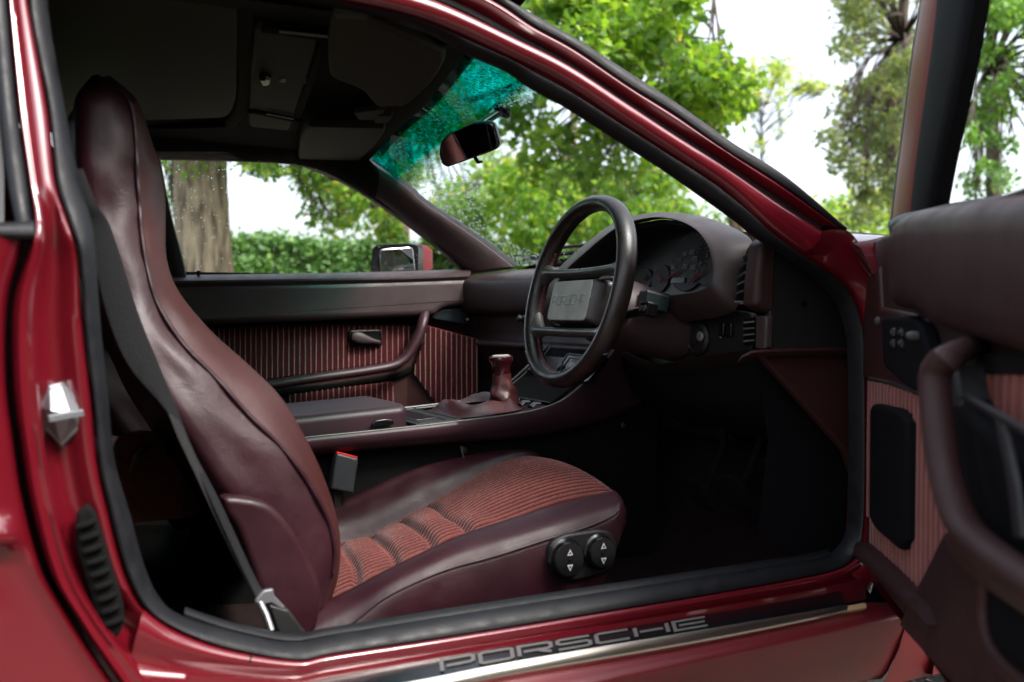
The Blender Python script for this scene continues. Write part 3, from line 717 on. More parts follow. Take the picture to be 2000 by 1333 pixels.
# ---------------- front door post, wing, bonnet
HL = [(1570, 495), (1592, 512), (1600, 524), (1648, 562), (1673, 612), (1681, 680), (1683, 900), (1679, 1032), (1667, 1080), (1640, 1108)]
HR = [(1605, 452), (1640, 448), (1668, 462), (1708, 530), (1712, 610), (1712, 680), (1712, 900), (1712, 1040), (1712, 1110), (1700, 1160)]
cl_, cr_ = crv(HL, YP(.034), k=7), crv(HR, YP(.0), k=7)
rows = [off(cl_, (.0, .03, 0)), cl_, lerp(cl_, cr_, .35) + np.array([0, -.012, 0]), lerp(cl_, cr_, .6) + np.array([0, -.012, 0]), cr_, off(cr_, (.05, .05, 0)), off(cr_, (.30, .07, 0))]
s = MB(); s.grid(np.stack(rows, 1)); s.build('hinge_post', M['paint'], car, 60)
xw = [1.255, 1.33, 1.42, 1.55, 1.75, 2.05, 2.4, 2.75]
sec = [(.72, .945), (.45, .94), (.22, .93), (.10, .925), (.03, .912), (-.02, .885), (-.05, .84)]
wing = []
for i, x in enumerate(xw):
    dz = -.0 - .10 * (max(0, x - 1.3) / 1.45) ** 1.5
    wing.append([(x, y, z + dz) for y, z in sec])
s = MB(); s.grid(np.array(wing)); 
xw2 = [1.37, 1.42, 1.55, 1.75, 2.05, 2.4, 2.75]
s.grid(np.array([[(x, y, z - .10 * ((x - 1.3) / 1.45) ** 1.5 * (z > .5)) for y, z in ((-.05, .84), (-.075, .74), (-.095, .55), (-.10, .35), (-.075, .18), (.02, .17))] for x in xw2]))
s.grid(np.array([[(x, 1.5 - y, z - .10 * ((x - 1.3) / 1.45) ** 1.5) for y, z in sec + [(-.08, .7), (-.1, .4), (-.06, .17)]] for x in [1.42, 1.55, 1.75, 2.05, 2.4, 2.75]]))
s.build('front_wing', M['paint'], car, 60)
s = MB(); s.grid(np.array([[(x + (z - .335) * .13, y, z) for y, z in ((.0, .345), (-.080, .340), (-.090, .330), (-.093, .29), (-.083, .24), (-.056, .170), (.05, .16))] for x in (1.294, 1.36, 1.46)]))
s.build('wing_skirt', M['rocker_paint'], car, 60)

# ---------------- roof skin, far side, tail, floor: closes the cabin
def zroof(y): return 1.285 - .045 * ((y - .78) / .6) ** 2
hdr = crY([(990, 6, .25), (905, 105, .45), (832, 200, .8), (765, 262, 1.15), (727, 305, 1.37)], n=24)
hdr = np.vstack([[hdr[0] + np.array([-.03, -.085, -.012])], hdr])
rear_x = -1.0
rows = []
for P in hdr:
    top = np.array([P[0], P[1], zroof(P[1])])
    rows.append([(P[0] + .03, P[1], P[2] + .004), (P[0] + .01, P[1], P[2] + .025), (P[0] - .08, P[1], zroof(P[1]) - .004), (P[0] - .4, P[1], zroof(P[1])), (rear_x + .3, P[1], zroof(P[1]) - .04), (rear_x, P[1], zroof(P[1]) - .16), (rear_x - .6, P[1], .86)])
s = MB(); s.grid(np.array(rows)); s.build('roof_panel', M['paint'], car, 60)
s = MB()
s.grid(np.array([[(x, y, z) for y, z in ((1.56, .88), (1.60, .72), (1.61, .5), (1.56, .18))] for x in (-1.6, -.5, .2, .9, 1.4)]))
s.grid(np.array([[(x, y, z) for y, z in ((1.56, .88), (1.48, 1.02), (1.38, 1.19))] for x in (-1.3, -.6, .02, .1)]))
s.grid(np.array([[(x, y, z) for z in (.2, .86)] for x, y in ((-1.6, -.05), (-1.7, .75), (-1.6, 1.55))]))
s.grid(np.array([[(x, y + .012, z) for y, z in ((.03, .86), (.085, 1.02), (.142, 1.20), (.17, 1.235))] for x in (-1.5, -1.0, -.60)]))
s.grid(np.array([[(x, y, z) for y, z in ((.05, .862), (-.005, .855), (-.026, .80), (-.022, .60), (-.014, .40), (.02, .18))] for x in (-1.6, -1.0, -.5, -.18)]))
xr_ = np.linspace(-1.05, .13, 12)
s.grid(np.array([[(x, y, z + .03 * min(0, x + .4)) for y, z in ((.20, zroof(.20) - .002), (.165, 1.238), (.140, 1.222), (.132, 1.20), (.150, 1.185))] for x in xr_]))
s.build('body_shell', M['paint'], car, 60)
s = MB(); s.grid(np.array([[(x, .048 + .33 * (z - .86), z) for z in (.865, 1.0, 1.1, 1.2)] for x in (-.60, -.3, -.03)])); s.build('rear_side_glass', M['gloss_black'], car)
s = MB()
fl = [[(x, y, z) for x, z in ((-.9, .34), (.3, .24), (.55, .22), (1.35, .22), (1.52, .32), (1.62, .60), (1.60, .80))] for y in np.linspace(.03, 1.50, 14)]
s.grid(np.array(fl)); s.build('floor_carpet', M['carpet'], car, 60)
s = MB()
s.grid(np.array([[(x, y, z) for x, z in ((-.86, .30), (-.92, .8), (-1.02, 1.1))] for y in np.linspace(.03, 1.5, 6)]))
s.grid(np.array([[(x, 1.495, z) for z in (.2, .5, .86)] for x in (-.9, -.3, .16)]))
s.grid(np.array([[(x, .055, z) for z in (.2, .5, .86)] for x in (-.9, -.3, .05)]))
s.build('cabin_lining', M['carpet'], car)

# ---------------- headlining, visors, overhead panel
def zhead(y): return 1.247 - .045 * ((y - .78) / .6) ** 2
ey = np.linspace(.155, 1.38, 24)
hx = np.interp(ey, hdr[:, 1], hdr[:, 0])
s = MB(); s.grid(np.array([[(a, y, zhead(y)) for a in np.linspace(rear_x, hx[i] - .02, 26)] for i, y in enumerate(ey)]))
head = s.build('headlining', M['headliner'], car, 60)
# header trim above the screen
hz = off(hdr[hdr[:, 1] > .22], (0, 0, -.004))
s = MB(); s.rib(hz, np.stack([hz[:, 0] - .115, hz[:, 1], [zhead(y) - .010 for y in hz[:, 1]]], 1), (0, 0, -.012), 6, back=.3); s.build('header_trim', M['headliner'], car)
s = MB(); o_ = poly(rpoly([(-120, -70), (300, -45), (455, -22), (470, -14), (468, 10), (463, 185), (448, 222), (-120, 240)], 40, 5), lambda x, y: pZ(x, y, 1.222)); s.pad(o_, (0, 0, -.010), .006, 3); s.build('sunroof_panel', M['visor'], head)
s = MB(); o_ = crv([(481, -8), (480, 60), (476, 190), (455, 236), (420, 246), (200, 250), (-100, 256)], lambda x, y: pZ(x, y, 1.216), k=8)
s.tube(o_, .013, 8, ra=.008, up=(0, 0, 1)); s.build('sunroof_seal', M['headliner'], head)
s = MB(); o_ = poly(rpoly([(498, 40), (622, 56), (612, 100), (590, 170), (566, 246), (486, 238), (490, 120)], 8, 3), lambda x, y: pZ(x, y, 1.218)); s.pad(o_, (0, 0, -.012), .005, 3)
over = s.build('overhead_panel', M['visor'], head)
zp = lambda z: (lambda x, y: pZ(x, y, z))
s = MB()
s.pad(poly(rpoly([(505, 144), (515, 138), (530, 145), (528, 155), (512, 157)], 3), zp(1.207)), (0, 0, -.012), .004); s.lathe(pZ(513, 148, 1.196), (0, 0, -1), [(.006, 0), (.006, .008), (.003, .01)], 12)
s.build('map_light_switch', M['gloss_black'], over)
s = MB(); s.lathe(pZ(552, 155, 1.206), (0, 0, -1), [(.006, -.002), (.006, .004), (.002, .006)], 12); s.build('screw_cap', M['zinc'], over)
for (x0, y0, x1, y1) in ((520, 222, 573, 232), (545, 62, 642, 72)):
    s = MB(); a, b = pZ(x0, y0, 1.200), pZ(x1, y1, 1.200); s.tube(np.array([a, b]), .0045, 8, ra=.0025, up=(0, 0, 1)); s.build('slider_bar', M['wheel_bar'], over)
    s = MB(); s.tube(np.array([pZ(x0 - 30, y0 - 6, 1.205), pZ(x1 + 12, y1 + 4, 1.205)]), .012, 8, ra=.006, up=(0, 0, 1)); s.build('slider_slot', M['black_gap'], over)
s = MB(); s.pad(poly([(592, 150), (613, 154), (612, 160), (590, 161)], zp(1.214)), (0, 0, -.004), .001); s.build('card_holder', M['letter'], head)
s = MB(); s.pad(poly([(628, 60), (640, 62), (618, 140), (578, 252), (562, 252), (596, 160)], zp(1.213)), (0, 0, -.008), .003); s.build('overhead_rail', M['black_gap'], head)
v1 = rpoly([(646, 12), (720, 20), (800, 54), (868, 88), (870, 100), (858, 126), (838, 152), (813, 176), (799, 187), (788, 194), (762, 193), (742, 198), (726, 186), (712, 164), (690, 153), (643, 134), (640, 80)], 10, 3)
v2 = rpoly([(603, 233), (697, 235), (754, 236), (751, 248), (732, 276), (698, 307), (657, 309), (626, 317), (589, 314), (582, 302), (586, 262), (594, 242)], 9, 3)
for v in (v1, v2):
    zz = 1.207 if v is v1 else 1.199
    o_ = poly(v, zp(zz)); s = MB(); s.pad(o_, (0, 0, -.016), .008, 4); vis = s.build('sun_visor', M['visor'], car)
s = MB()
s.pad(poly(rpoly([(690, 212), (740, 205), (753, 206), (747, 216), (735, 226), (700, 226)], 4), zp(1.196)), (0, 0, -.010), .004); s.pad(poly(rpoly([(738, 218), (768, 217), (758, 232), (730, 233)], 4), zp(1.192)), (0, 0, -.010), .004)
s.build('visor_clip', M['visor'], car)

# ---------------- windscreen with tinted band, wipers, rain
bot = crY([(1003, 521, 1.43), (1136, 513, 1.15), (1301, 501, .8), (1470, 484, .45), (1660, 462, .075)], n=24)[::-1]
topc = crY([(960, -15, .20), (985, 20, .29), (905, 105, .45), (832, 200, .8), (765, 262, 1.15), (724, 312, 1.385)][0:1] + [(990, 6, .25), (905, 105, .45), (832, 200, .8), (765, 262, 1.15), (724, 312, 1.385)], n=24)
bl0 = NP(.012)(1650, 456); bot[0] = bl0; topc[0] = NP(.012)(905, -45); topc[1] = lerp(topc[0], topc[2], .5)
def screen(u, v):
    x = u * 23; i = int(min(22, max(0, math.floor(x)))); f_ = x - i
    a, b = lerp(bot[i], bot[i + 1], f_), lerp(topc[i], topc[i + 1], f_)
    return lerp(a, b, v) + np.array([.035, 0, .035]) * 4 * v * (1 - v) * min(1, 6 * u) * min(1, 6 * (1 - u))
nu, nv = 48, 30
s = MB(); Gs = np.array([[screen(i / (nu - 1), j / (nv - 1)) for j in range(nv)] for i in range(nu)]); s.grid(Gs)
ws = s.build('windscreen', M['screen'], car, 80)
uvl = ws.data.uv_layers.new(name='glass_uv')
idx = np.zeros(len(ws.data.loops), np.int32); ws.data.loops.foreach_get('vertex_index', idx)
uvs = np.stack([(idx // nv) / (nu - 1), (idx % nv) / (nv - 1)], 1).astype(np.float32); uvl.data.foreach_set('uv', uvs.reshape(-1))
def pip(poly_, x, y):
    c = False
    for i in range(len(poly_)):
        (x1, y1), (x2, y2) = poly_[i - 1], poly_[i]
        if (y1 > y) != (y2 > y) and x < (x2 - x1) * (y - y1) / (y2 - y1) + x1: c = not c
    return c
def drops(name, parent, at, normal, zones, nmax, rmin, rmax):
    """water beads on the outside of a pane"""
    V, F = [], []; k = 7
    for zone, want in zones:
        got = tries = 0
        while got < want and tries < nmax * 40:
            tries += 1
            u, v = RNG.uniform(0, 1, 2); P = at(u, v); x, y = proj(P)
            if not pip(zone, x, y): continue
            got += 1; N_ = normal(u, v); T = np.cross(N_, [0.2, 1, .1]); T /= np.linalg.norm(T); B_ = np.cross(N_, T)
            r = rmin + (rmax - rmin) * RNG.uniform() ** 2.6; sq = RNG.uniform(.8, 1.25); b = len(V); P = P + N_ * .0004
            for rr, hh in ((1, 0), (.72, .40)):
                for j in range(k):
                    a = 2 * math.pi * j / k; V.append(P + (T * math.cos(a) * sq + B_ * math.sin(a) / sq) * r * rr + N_ * r * hh)
            V.append(P + N_ * r * .54)
            for j in range(k):
                j2 = (j + 1) % k; F += [(b + j, b + j2, b + k + j2, b + k + j), (b + k + j, b + k + j2, b + 2 * k)]
            F.append(tuple(b + j for j in range(k))[::-1])
    s = MB(); s.add(np.array(V), F); return s.build(name, M['water'], parent, 80, kind='stuff')
def snormal(u, v):
    a = screen(min(1, u + .01), v) - screen(max(0, u - .01), v); b = screen(u, min(1, v + .01)) - screen(u, max(0, v - .01))
    n_ = np.cross(a, b); n_ /= np.linalg.norm(n_); return n_ if n_[0] > 0 else -n_
z_top = [(905, 100), (1040, 175), (1036, 205), (960, 212), (905, 240), (860, 275), (915, 330), (945, 380), (955, 440), (985, 470), (1040, 500), (1060, 530), (1000, 525), (880, 430), (760, 340), (722, 308)]
z_dense = [(905, 100), (1038, 178), (1034, 205), (930, 215), (870, 255), (830, 300), (790, 345), (722, 308)]
z_low = [(990, 470), (1060, 500), (1200, 480), (1190, 515), (1080, 520), (1010, 520)]
drops('raindrops', ws, screen, snormal, [(z_top, 2700), (z_dense, 1500), (z_low, 320)], 3000, .0013, .0036)
s = MB()
s.tube(np.array([screen(.97, .03), screen(.70, .045), screen(.42, .035), screen(.30, .02)]) + np.array([.012, 0, .012]), .006, 6)
s.tube(np.array([screen(.86, .06), screen(.62, .06), screen(.40, .05)]) + np.array([.02, 0, .02]), .005, 6)
s.box(screen(.60, .058) + np.array([.02, 0, .022]), (.02, .10, .018))
s.build('wiper', M['rubber'], car)
s = MB(); cw = off(bot, (.01, 0, -.008)); s.grid(np.stack([cw, off(cw, (.06, 0, -.012)), off(cw, (.14, 0, -.01))], 1)); s.build('scuttle_panel', M['black'], car)

# ---------------- far windscreen pillar, far window
la = [(600, 322), (650, 342), (703, 370), (766, 412), (791, 430), (840, 468), (880, 500), (918, 533)]
ua = [(690, 300), (716, 318), (742, 332), (790, 365), (826, 398), (890, 440), (950, 482), (1003, 523)]
A, B = crv(la, YP(1.445), k=8), crv(ua, YP(1.40), k=8)
s = MB(); s.rib(A, B, (0, -.028, .005), 10, back=.9); fp = s.build('pillar_trim', M['vinyl'], car)
s = MB(); s.rib(off(B, (0, -.006, .0)), crv([(x + 6, y - 9) for x, y in ua], YP(1.41), k=8), (0, -.006, 0), 5); s.build('screen_rubber', M['rubber'], fp)
wt = [(230, 306), (310, 308), (450, 311), (560, 316), (620, 328), (670, 351), (730, 388)]
wu = [(230, 240), (310, 243), (450, 246), (560, 250), (630, 268), (690, 290), (740, 335)]
s = MB(); s.rib(crv(wt, YP(1.42), k=8), crv(wu, YP(1.34), k=8), (0, -.01, -.012), 8, back=.8); s.build('roof_rail_trim', M['headliner'], car)
s = MB(); s.rib(crv([(x, y + 5) for x, y in wt] + [(800, 438), (860, 488), (915, 536)], YP(1.452), k=7), crv(wt + [(800, 432), (860, 482), (918, 531)], YP(1.445), k=7), (0, -.006, 0), 4); s.build('window_seal', M['rubber'], car)
s = MB(); s.rib(crv([(250, 240), (262, 310), (290, 460), (330, 620), (350, 800)], YP(1.46), k=6), crv([(300, 240), (313, 308), (335, 420), (366, 548), (400, 800)], YP(1.44), k=6), (0, -.02, 0), 6); fb = s.build('door_post_trim', M['black'], car)
s = MB(); s.rib(crv([(318, 350), (334, 450), (352, 543)], YP(1.445), k=6), crv([(321, 350), (337, 450), (356, 543)], YP(1.445), k=6), (0, -.006, 0), 4); s.build('post_edge', M['paint_dark'], fb)
def sideglass(u, v):
    x, y = 300 + 640 * u, 560 - 270 * v
    return pP(x, y, (0, 1.475, .88), np.array([0, 1.0, .30]))
s = MB(); s.grid(np.array([[sideglass(u, v) for v in np.linspace(0, 1, 6)] for u in np.linspace(0, 1, 8)])); sg = s.build('side_window', M['glass'], car)
zone = [(315, 310), (560, 316), (640, 338), (730, 390), (830, 462), (905, 532), (365, 540)]
drops('raindrops', sg, sideglass, lambda u, v: np.array([0, .958, .287]), [(zone, 1700)], 2500, .0005, .0016)

# ---------------- passenger door (seen from inside across the cabin)
Yd = 1.46
s = MB(); s.grid(np.array([[(x, 1.475, z) for z in (.22, .5, .80, .885)] for x in (.05, .5, 1.0, 1.45)])); pdoor = s.build('passenger_door', M['vinyl'], car)
s = MB()
s.rib(crv([(330, 541), (395, 540), (650, 536), (800, 532), (918, 528)], YP(1.475), k=8), crv([(330, 553), (395, 552), (650, 548), (800, 545), (918, 540)], YP(1.405), k=8), (0, -.006, .008), 7, back=2)
s.build('door_ledge', M['vinyl'], pdoor)
up = rpoly([(330, 556), (650, 551), (914, 543), (927, 546), (924, 596), (862, 601), (846, 608), (838, 617), (800, 619), (650, 625), (500, 631), (330, 636)], 5, 3)
s = MB(); s.pad(poly(up, YP(Yd)), (0, -.050, 0), .018, 5); s.build('door_pad', M['vinyl'], pdoor)
s = MB(); s.pad(poly([(330, 620), (930, 600), (930, 800), (330, 830)], YP(1.474)), (0, -.004, 0), .001); s.build('door_lining', M['vinyl_red'], pdoor)
def stripes(mb, P, f, x0, x1, dx, w, ph=0.0, mi=0, slant=0.0):
    """thin raised piping lines, one every dx photo columns, cut to the outline P"""
    P = np.asarray(P, float); x = x0 + ph
    while x < x1:
        ys = []
        for i in range(len(P)):
            (xa, ya), (xb, yb) = P[i - 1], P[i]
            if (xa > x) != (xb > x): ys.append(ya + (yb - ya) * (x - xa) / (xb - xa))
        ys.sort()
        for a, b in zip(ys[0::2], ys[1::2]):
            if b - a > 4:
                j = RNG.uniform(-.5, .5)
                pts = np.array([f(x, a + 1), f(x + j, (a * 2 + b) / 3), f(x - j * .4, (a + 2 * b) / 3), f(x + slant, b - 1)])
                mb.tube(pts, w, 5, mi)
        x += dx * RNG.uniform(.96, 1.04)
fu = [(380, 642), (500, 637), (650, 634), (808, 636), (800, 672), (780, 704), (762, 709), (680, 721), (518, 743), (400, 760)]
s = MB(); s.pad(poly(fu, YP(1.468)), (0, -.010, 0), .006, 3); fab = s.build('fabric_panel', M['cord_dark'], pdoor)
s = MB(); stripes(s, [(x, y) for x, y in fu], YP(1.4575), 384, 806, 10.6, .00085); s.build('piping', M['stripe'], fab, kind='stuff')
fl_ = [(560, 772), (640, 758), (764, 745), (770, 760), (768, 792), (710, 797), (608, 806), (581, 802), (566, 788)]
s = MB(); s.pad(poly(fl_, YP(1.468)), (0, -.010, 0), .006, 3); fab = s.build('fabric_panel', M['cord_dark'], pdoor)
s = MB(); stripes(s, fl_, YP(1.4575), 560, 770, 10.6, .00085, 6); s.build('piping', M['stripe'], fab, kind='stuff')
# speaker corner, turned towards the cabin
q0, q1 = pY(806, 700, 1.462), pY(934, 700, 1.37); qn = np.cross(q1 - q0, [0, 0, 1]); qn /= np.linalg.norm(qn)
QP = lambda o: (lambda x, y: pP(x, y, q0 + qn * o, qn))
if (CAM - q0) @ qn < 0: qn = -qn
fs = [(832, 634), (842, 638), (932, 662), (935, 830), (880, 830), (860, 802), (806, 728), (814, 700), (830, 664)]
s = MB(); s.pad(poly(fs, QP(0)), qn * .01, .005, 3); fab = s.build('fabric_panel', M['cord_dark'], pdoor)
s = MB(); stripes(s, fs, QP(.0105), 806, 934, 10.0, .00085, 5); s.build('piping', M['stripe'], fab, kind='stuff')
s = MB(); s.pad(poly([(770, 745), (806, 728), (862, 804), (880, 832), (770, 832)], QP(-.004)), qn * .004, .001); s.build('speaker_surround', M['vinyl_red'], pdoor)
# grab bar
gp = crY([(470, 760, 1.43), (530, 752, 1.415), (620, 738, 1.40), (700, 727, 1.395), (762, 716, 1.395), (786, 704, 1.395), (800, 688, 1.395), (815, 660, 1.395), (825, 632, 1.40), (829, 612, 1.43)], n=60)
s = MB(); s.tube(gp, .0135, 14, ra=.018, up=(0, -1, 0)); s.build('grab_handle', M['console'], pdoor)
s = MB(); s.rib(crv([(500, 760), (620, 752), (700, 741), (775, 728), (800, 716)], YP(1.455), k=6), crv([(500, 782), (620, 766), (700, 754), (775, 741), (806, 728)], YP(1.462), k=6), (0, -.004, 0), 4); s.build('pocket_edge', M['black_gap'], pdoor)
s = MB(); s.rib(crv([(330, 632), (500, 627), (650, 622), (838, 617)], YP(1.46), k=6), crv([(330, 642), (500, 636), (650, 633), (830, 634)], YP(1.455), k=6), (0, -.002, 0), 4); s.build('pad_shadow_gap', M['black_gap'], pdoor)
# latch handle in its recess
ro = rpoly([(679, 645), (744, 643), (745, 676), (738, 678), (690, 679), (680, 670)], 8, 4)
s = MB(); s.pad(poly(ro, YP(1.457)), (0, -.007, 0), .004, 3); hb = s.build('door_handle', M['gloss_black'], pdoor)
ri = rpoly([(683, 648), (741, 646), (741, 673), (690, 675), (684, 668)], 7, 4)
s = MB(); s.pad(poly(ri, YP(1.4505)), (0, -.001, 0), .0004); s.build('handle_recess', M['black_gap'], hb)
lv = crY([(688, 658, 1.441), (700, 660, 1.437), (715, 664, 1.438), (735, 668, 1.443), (741, 669, 1.447)], n=16)
s = MB(); s.tube(lv, np.array([.011, .014, .015, .0155, .0155, .015, .0145, .013, .012, .011, .0095, .008, .007, .006, .006, .006]), 12, ra=.006, up=(0, -1, 0)); s.build('handle_lever', M['vinyl'], hb)
# switch plate and rocker
sw = rpoly([(838, 619), (846, 610), (858, 604), (922, 599), (922, 639), (842, 625)], 3, 2)
s = MB(); s.pad(poly(sw, YP(1.45)), (0, -.018, 0), .006, 3); sp = s.build('switch_plate', M['teal_dark'], pdoor)
s = MB(); s.pad(poly(rpoly([(908, 611), (918, 610), (918, 629), (908, 629)], 2), YP(1.431)), (0, -.004, 0), .0015); s.pad(poly([(911, 614), (915, 614), (913, 610.8 + 1)], YP(1.4268)), (0, -.0004, 0), .0001, 1, 1); s.pad(poly([(910.5, 622), (915.5, 622), (915.5, 626), (910.5, 626)], YP(1.4268)), (0, -.0004, 0), .0001, 1, 1)
s.build('window_switch', [M['gloss_black'], M['white']], sp)
k = pY(388, 547, 1.44); s = MB(); s.lathe(k, (0, 0, 1), [(.012, -.004), (.012, 0), (.004, .003), (.004, .012), (.0058, .015), (.0058, .022), (.004, .024)], 16); s.build('lock_pin', M['gloss_black'], pdoor)

# ---------------- passenger wing mirror
s = MB()
def mring(sc, Y, dx=0): return poly([(790 + dx + (x - 795) * sc, 507 + (y - 507) * sc) for x, y in rpoly([(732, 486), (742, 479), (806, 476), (822, 480), (822, 537), (736, 545), (729, 536)], 9, 3)], YP(Y))
G = [mring(1.0, 1.60), mring(1.03, 1.61, 2), mring(1.0, 1.64, 10), mring(.93, 1.68, 24), mring(.7, 1.72, 36), mring(.3, 1.735, 42)]
s.loft(G[:3], 0, True, True); s.loft(G[2:], 1, True, True)
wm = s.build('wing_mirror', [M['gloss_black'], M['cap_paint']], car)
o_ = poly(rpoly([(741, 488), (806, 483), (811, 536), (743, 542)], 8, 3), YP(1.597)); s = MB(); s.pad(o_, (0, -.002, 0), .001); s.build('mirror_glass', M['mirror'], wm)

# ---------------- dashboard
def extr(profile, ys, mb, mi=0, warp=None):
    rows = []
    for y in ys: rows.append([(x + (warp(y) if warp else 0), y, z) for x, z in profile])
    return mb.grid(np.array(rows), mi)
wrp = lambda y: -.035 * ((y - .78) / .7) ** 2 + .0
prof = cr([(1.52, .915), (1.40, .905), (1.30, .892), (1.255, .884), (1.235, .872), (1.228, .855), (1.232, .80), (1.240, .782), (1.262, .772)], k=4)
s = MB(); extr(prof, np.linspace(.62, 1.455, 24), s, warp=wrp)
dash = s.build('dashboard', M['dash'], car, 60)
s = MB(); extr(cr([(1.255, .772), (1.275, .765), (1.275, .705), (1.25, .70), (1.243, .694), (1.245, .686), (1.262, .674), (1.32, .60), (1.45, .50), (1.55, .48)], k=3), np.linspace(.50, 1.455, 14), s, warp=wrp)
s.build('glovebox', M['vinyl'], dash, 60)
# left end vents: frame, slats
def vent(quad, Y0, n_, parent, vert=False, depth=.022):
    f = YP(Y0); o_ = poly(rpoly(quad, 4, 2), f); s = MB(); s.pad(o_, (-.012, -.010, 0), .004, 3); vt = s.build('air_vent', M['dash'], parent)
    cx_ = np.mean(np.array(quad), 0); inn = [(cx_[0] + (x - cx_[0]) * .84, cx_[1] + (y - cx_[1]) * .9) for x, y in quad]
    sh = np.array([-.0125, -.0105, 0]); s = MB(); s.pad(poly(rpoly(inn, 3, 2), f) + sh, (-.0008, -.0008, 0), .0003); s.build('vent_shaft', M['black_gap'], vt)
    for i in range(n_):
        t = (i + .5) / n_; l = lerp(np.array(inn[0]), np.array(inn[3]), t); r_ = lerp(np.array(inn[1]), np.array(inn[2]), t)
        a, b = f(*l) + sh + np.array([-.004, -.003, 0]), f(*r_) + sh + np.array([-.004, -.003, 0])
        s = MB(); s.rib(np.array([a, b]), np.array([a, b]) + np.array([.008, .002, -.006]), (-.001, -.001, .0008), 4); s.build('vent_slat', M['dash'], vt)
    return vt
vent([(932, 541), (968, 538), (964, 596), (930, 598)], 1.425, 6, dash)
vent([(936, 613), (970, 612), (970, 636), (936, 638)], 1.415, 3, dash)
s = MB(); a = [pY(x, y, 1.40) for x, y in ((938, 645), (975, 643), (1030, 642))]; s.tube(np.array(a), .009, 8); s.build('glovebox_lip', M['dash'], dash)
k = pY(1029, 624, 1.02); s = MB(); s.lathe(k, (-1, -.2, .1), [(.010, 0), (.010, .01), (.006, .014), (.006, .02), (.009, .024), (.005, .03)], 14); s.build('heater_knob', M['gloss_black'], dash)

# instrument hood: a skin from the rim of the opening out to the crest and the dash end
XI = 1.135
nI = np.array([-.97, .0, .20])
def IPn(o): return lambda x, y: pP(x, y, np.array([XI, .45, .85]) + nI * o, nI)
lip = [(1096, 560), (1112, 531), (1150, 496), (1200, 455), (1236, 438), (1262, 431), (1292, 428), (1332, 435), (1365, 453), (1386, 482), (1396, 515), (1397, 543), (1388, 561), (1364, 572), (1332, 577), (1296, 580), (1250, 584), (1180, 590), (1120, 590)]
out = [(1060, 585, 1.19), (1090, 534, 1.20), (1130, 494, 1.22), (1190, 448, 1.24), (1232, 428, 1.25), (1264, 420, 1.25), (1302, 416, 1.245), (1366, 422, 1.235), (1424, 441, 1.225), (1468, 470, 1.205), (1462, 505, 1.185), (1452, 550, 1.175), (1440, 600, 1.165), (1410, 618, 1.165), (1360, 626, 1.165), (1300, 630, 1.165), (1250, 634, 1.165), (1170, 640, 1.17), (1080, 640, 1.18)]
L_ = crv(lip, IPn(0.0), k=6, closed=True)
O_ = np.array([pX(x, y, X) for x, y, X in cr(out, k=6, closed=True)])
rows = []
for t, b in ((0, -.012), (.0, .0), (.03, .008), (.08, .010), (.2, .011), (.4, .014), (.6, .014), (.8, .010), (.92, .006), (1.0, 0)):
    rows.append(lerp(L_, O_, t) + np.array([-b, 0, b * .35]))
rows[0] = rows[1] + np.array([.012, 0, .0])
s = MB(); s.grid(np.stack(rows, 1), cu=True); hood = s.build('instrument_hood', M['dash'], dash, 60)
# step inside the opening, then the barrel back to the dials
cI = np.mean(L_, 0)
def shrink(t, dx): return cI + (L_ - cI) * t + np.array([dx, 0, -dx * .1])
s = MB(); s.grid(np.stack([shrink(1.0, .010), shrink(.985, .006), shrink(.975, .008), shrink(.965, .02), shrink(.955, .021), shrink(.945, .018), shrink(.93, .022), shrink(.91, .06), shrink(.88, .13)], 1), cu=True)
s.build('hood_barrel', M['black'], hood, 30)
s = MB(); s.tube(shrink(.953, .018), .0022, 6, closed=True); s.build('hood_bead', M['rubber'], hood)
dl = shrink(.90, .09)
s = MB(); s.add(dl, [tuple(range(len(dl)))]); panel = s.build('instrument_panel', M['gauge_face'], hood)
GN = nI; GC = np.mean(dl, 0)
GP = lambda o: (lambda x, y: pP(x, y, GC + GN * o, GN))
gu = np.array([0, -1, 0.]); gv = np.cross(GN, gu); gv = gv if gv[2] > 0 else -gv
def dial(cx, cy, r, a0, ndl, nums, nm):
    c = GP(.004)(cx, cy); s = MB(); s.lathe(c - GN * .003, GN, [(r, 0), (r, .003), (r * .97, .004)], 40, 0)
    for i in range(25):
        a = math.radians(215 - 250 * i / 24); d = gu * math.cos(a) + gv * math.sin(a)
        s.tube(np.array([c + d * r * (.84 if i % 3 else .78) + GN * .0016, c + d * r * .93 + GN * .0016]), .0006, 4, 1)
    g_ = s.build('gauge', [M['black'], M['numeral']], panel)
    return c, r, g_
def needle(c, r, ang, parent=panel):
    d = gu * math.cos(ang) + gv * math.sin(ang); s = MB(); s.tube(np.array([c - d * r * .15 + GN * .004, c + d * r * .3 + GN * .004, c + d * r * .85 + GN * .004]), [.0022, .002, .0009], 6)
    s.build('needle', M['needle'], parent)
def tri(p0, p1):      # needle laid between two photo points on the dials
    a, b = GP(.010)(*p0), GP(.010)(*p1); s = MB(); s.tube(np.array([a, lerp(a, b, .5), b]), [.0021, .0018, .0009], 6); s.build('needle', M['needle'], panel)
for c_ in ((1347, 510, .062), (1318, 518, .0), (1390, 505, .055), (1290, 545, .03), (1258, 548, .026)):
    if c_[2]: dial(*c_, 0, 0, [], 0)
tri((1300, 548), (1331, 526)); tri((1347, 550), (1381, 523)); tri((1254, 548), (1265, 535)); tri((1292, 551), (1285, 535))
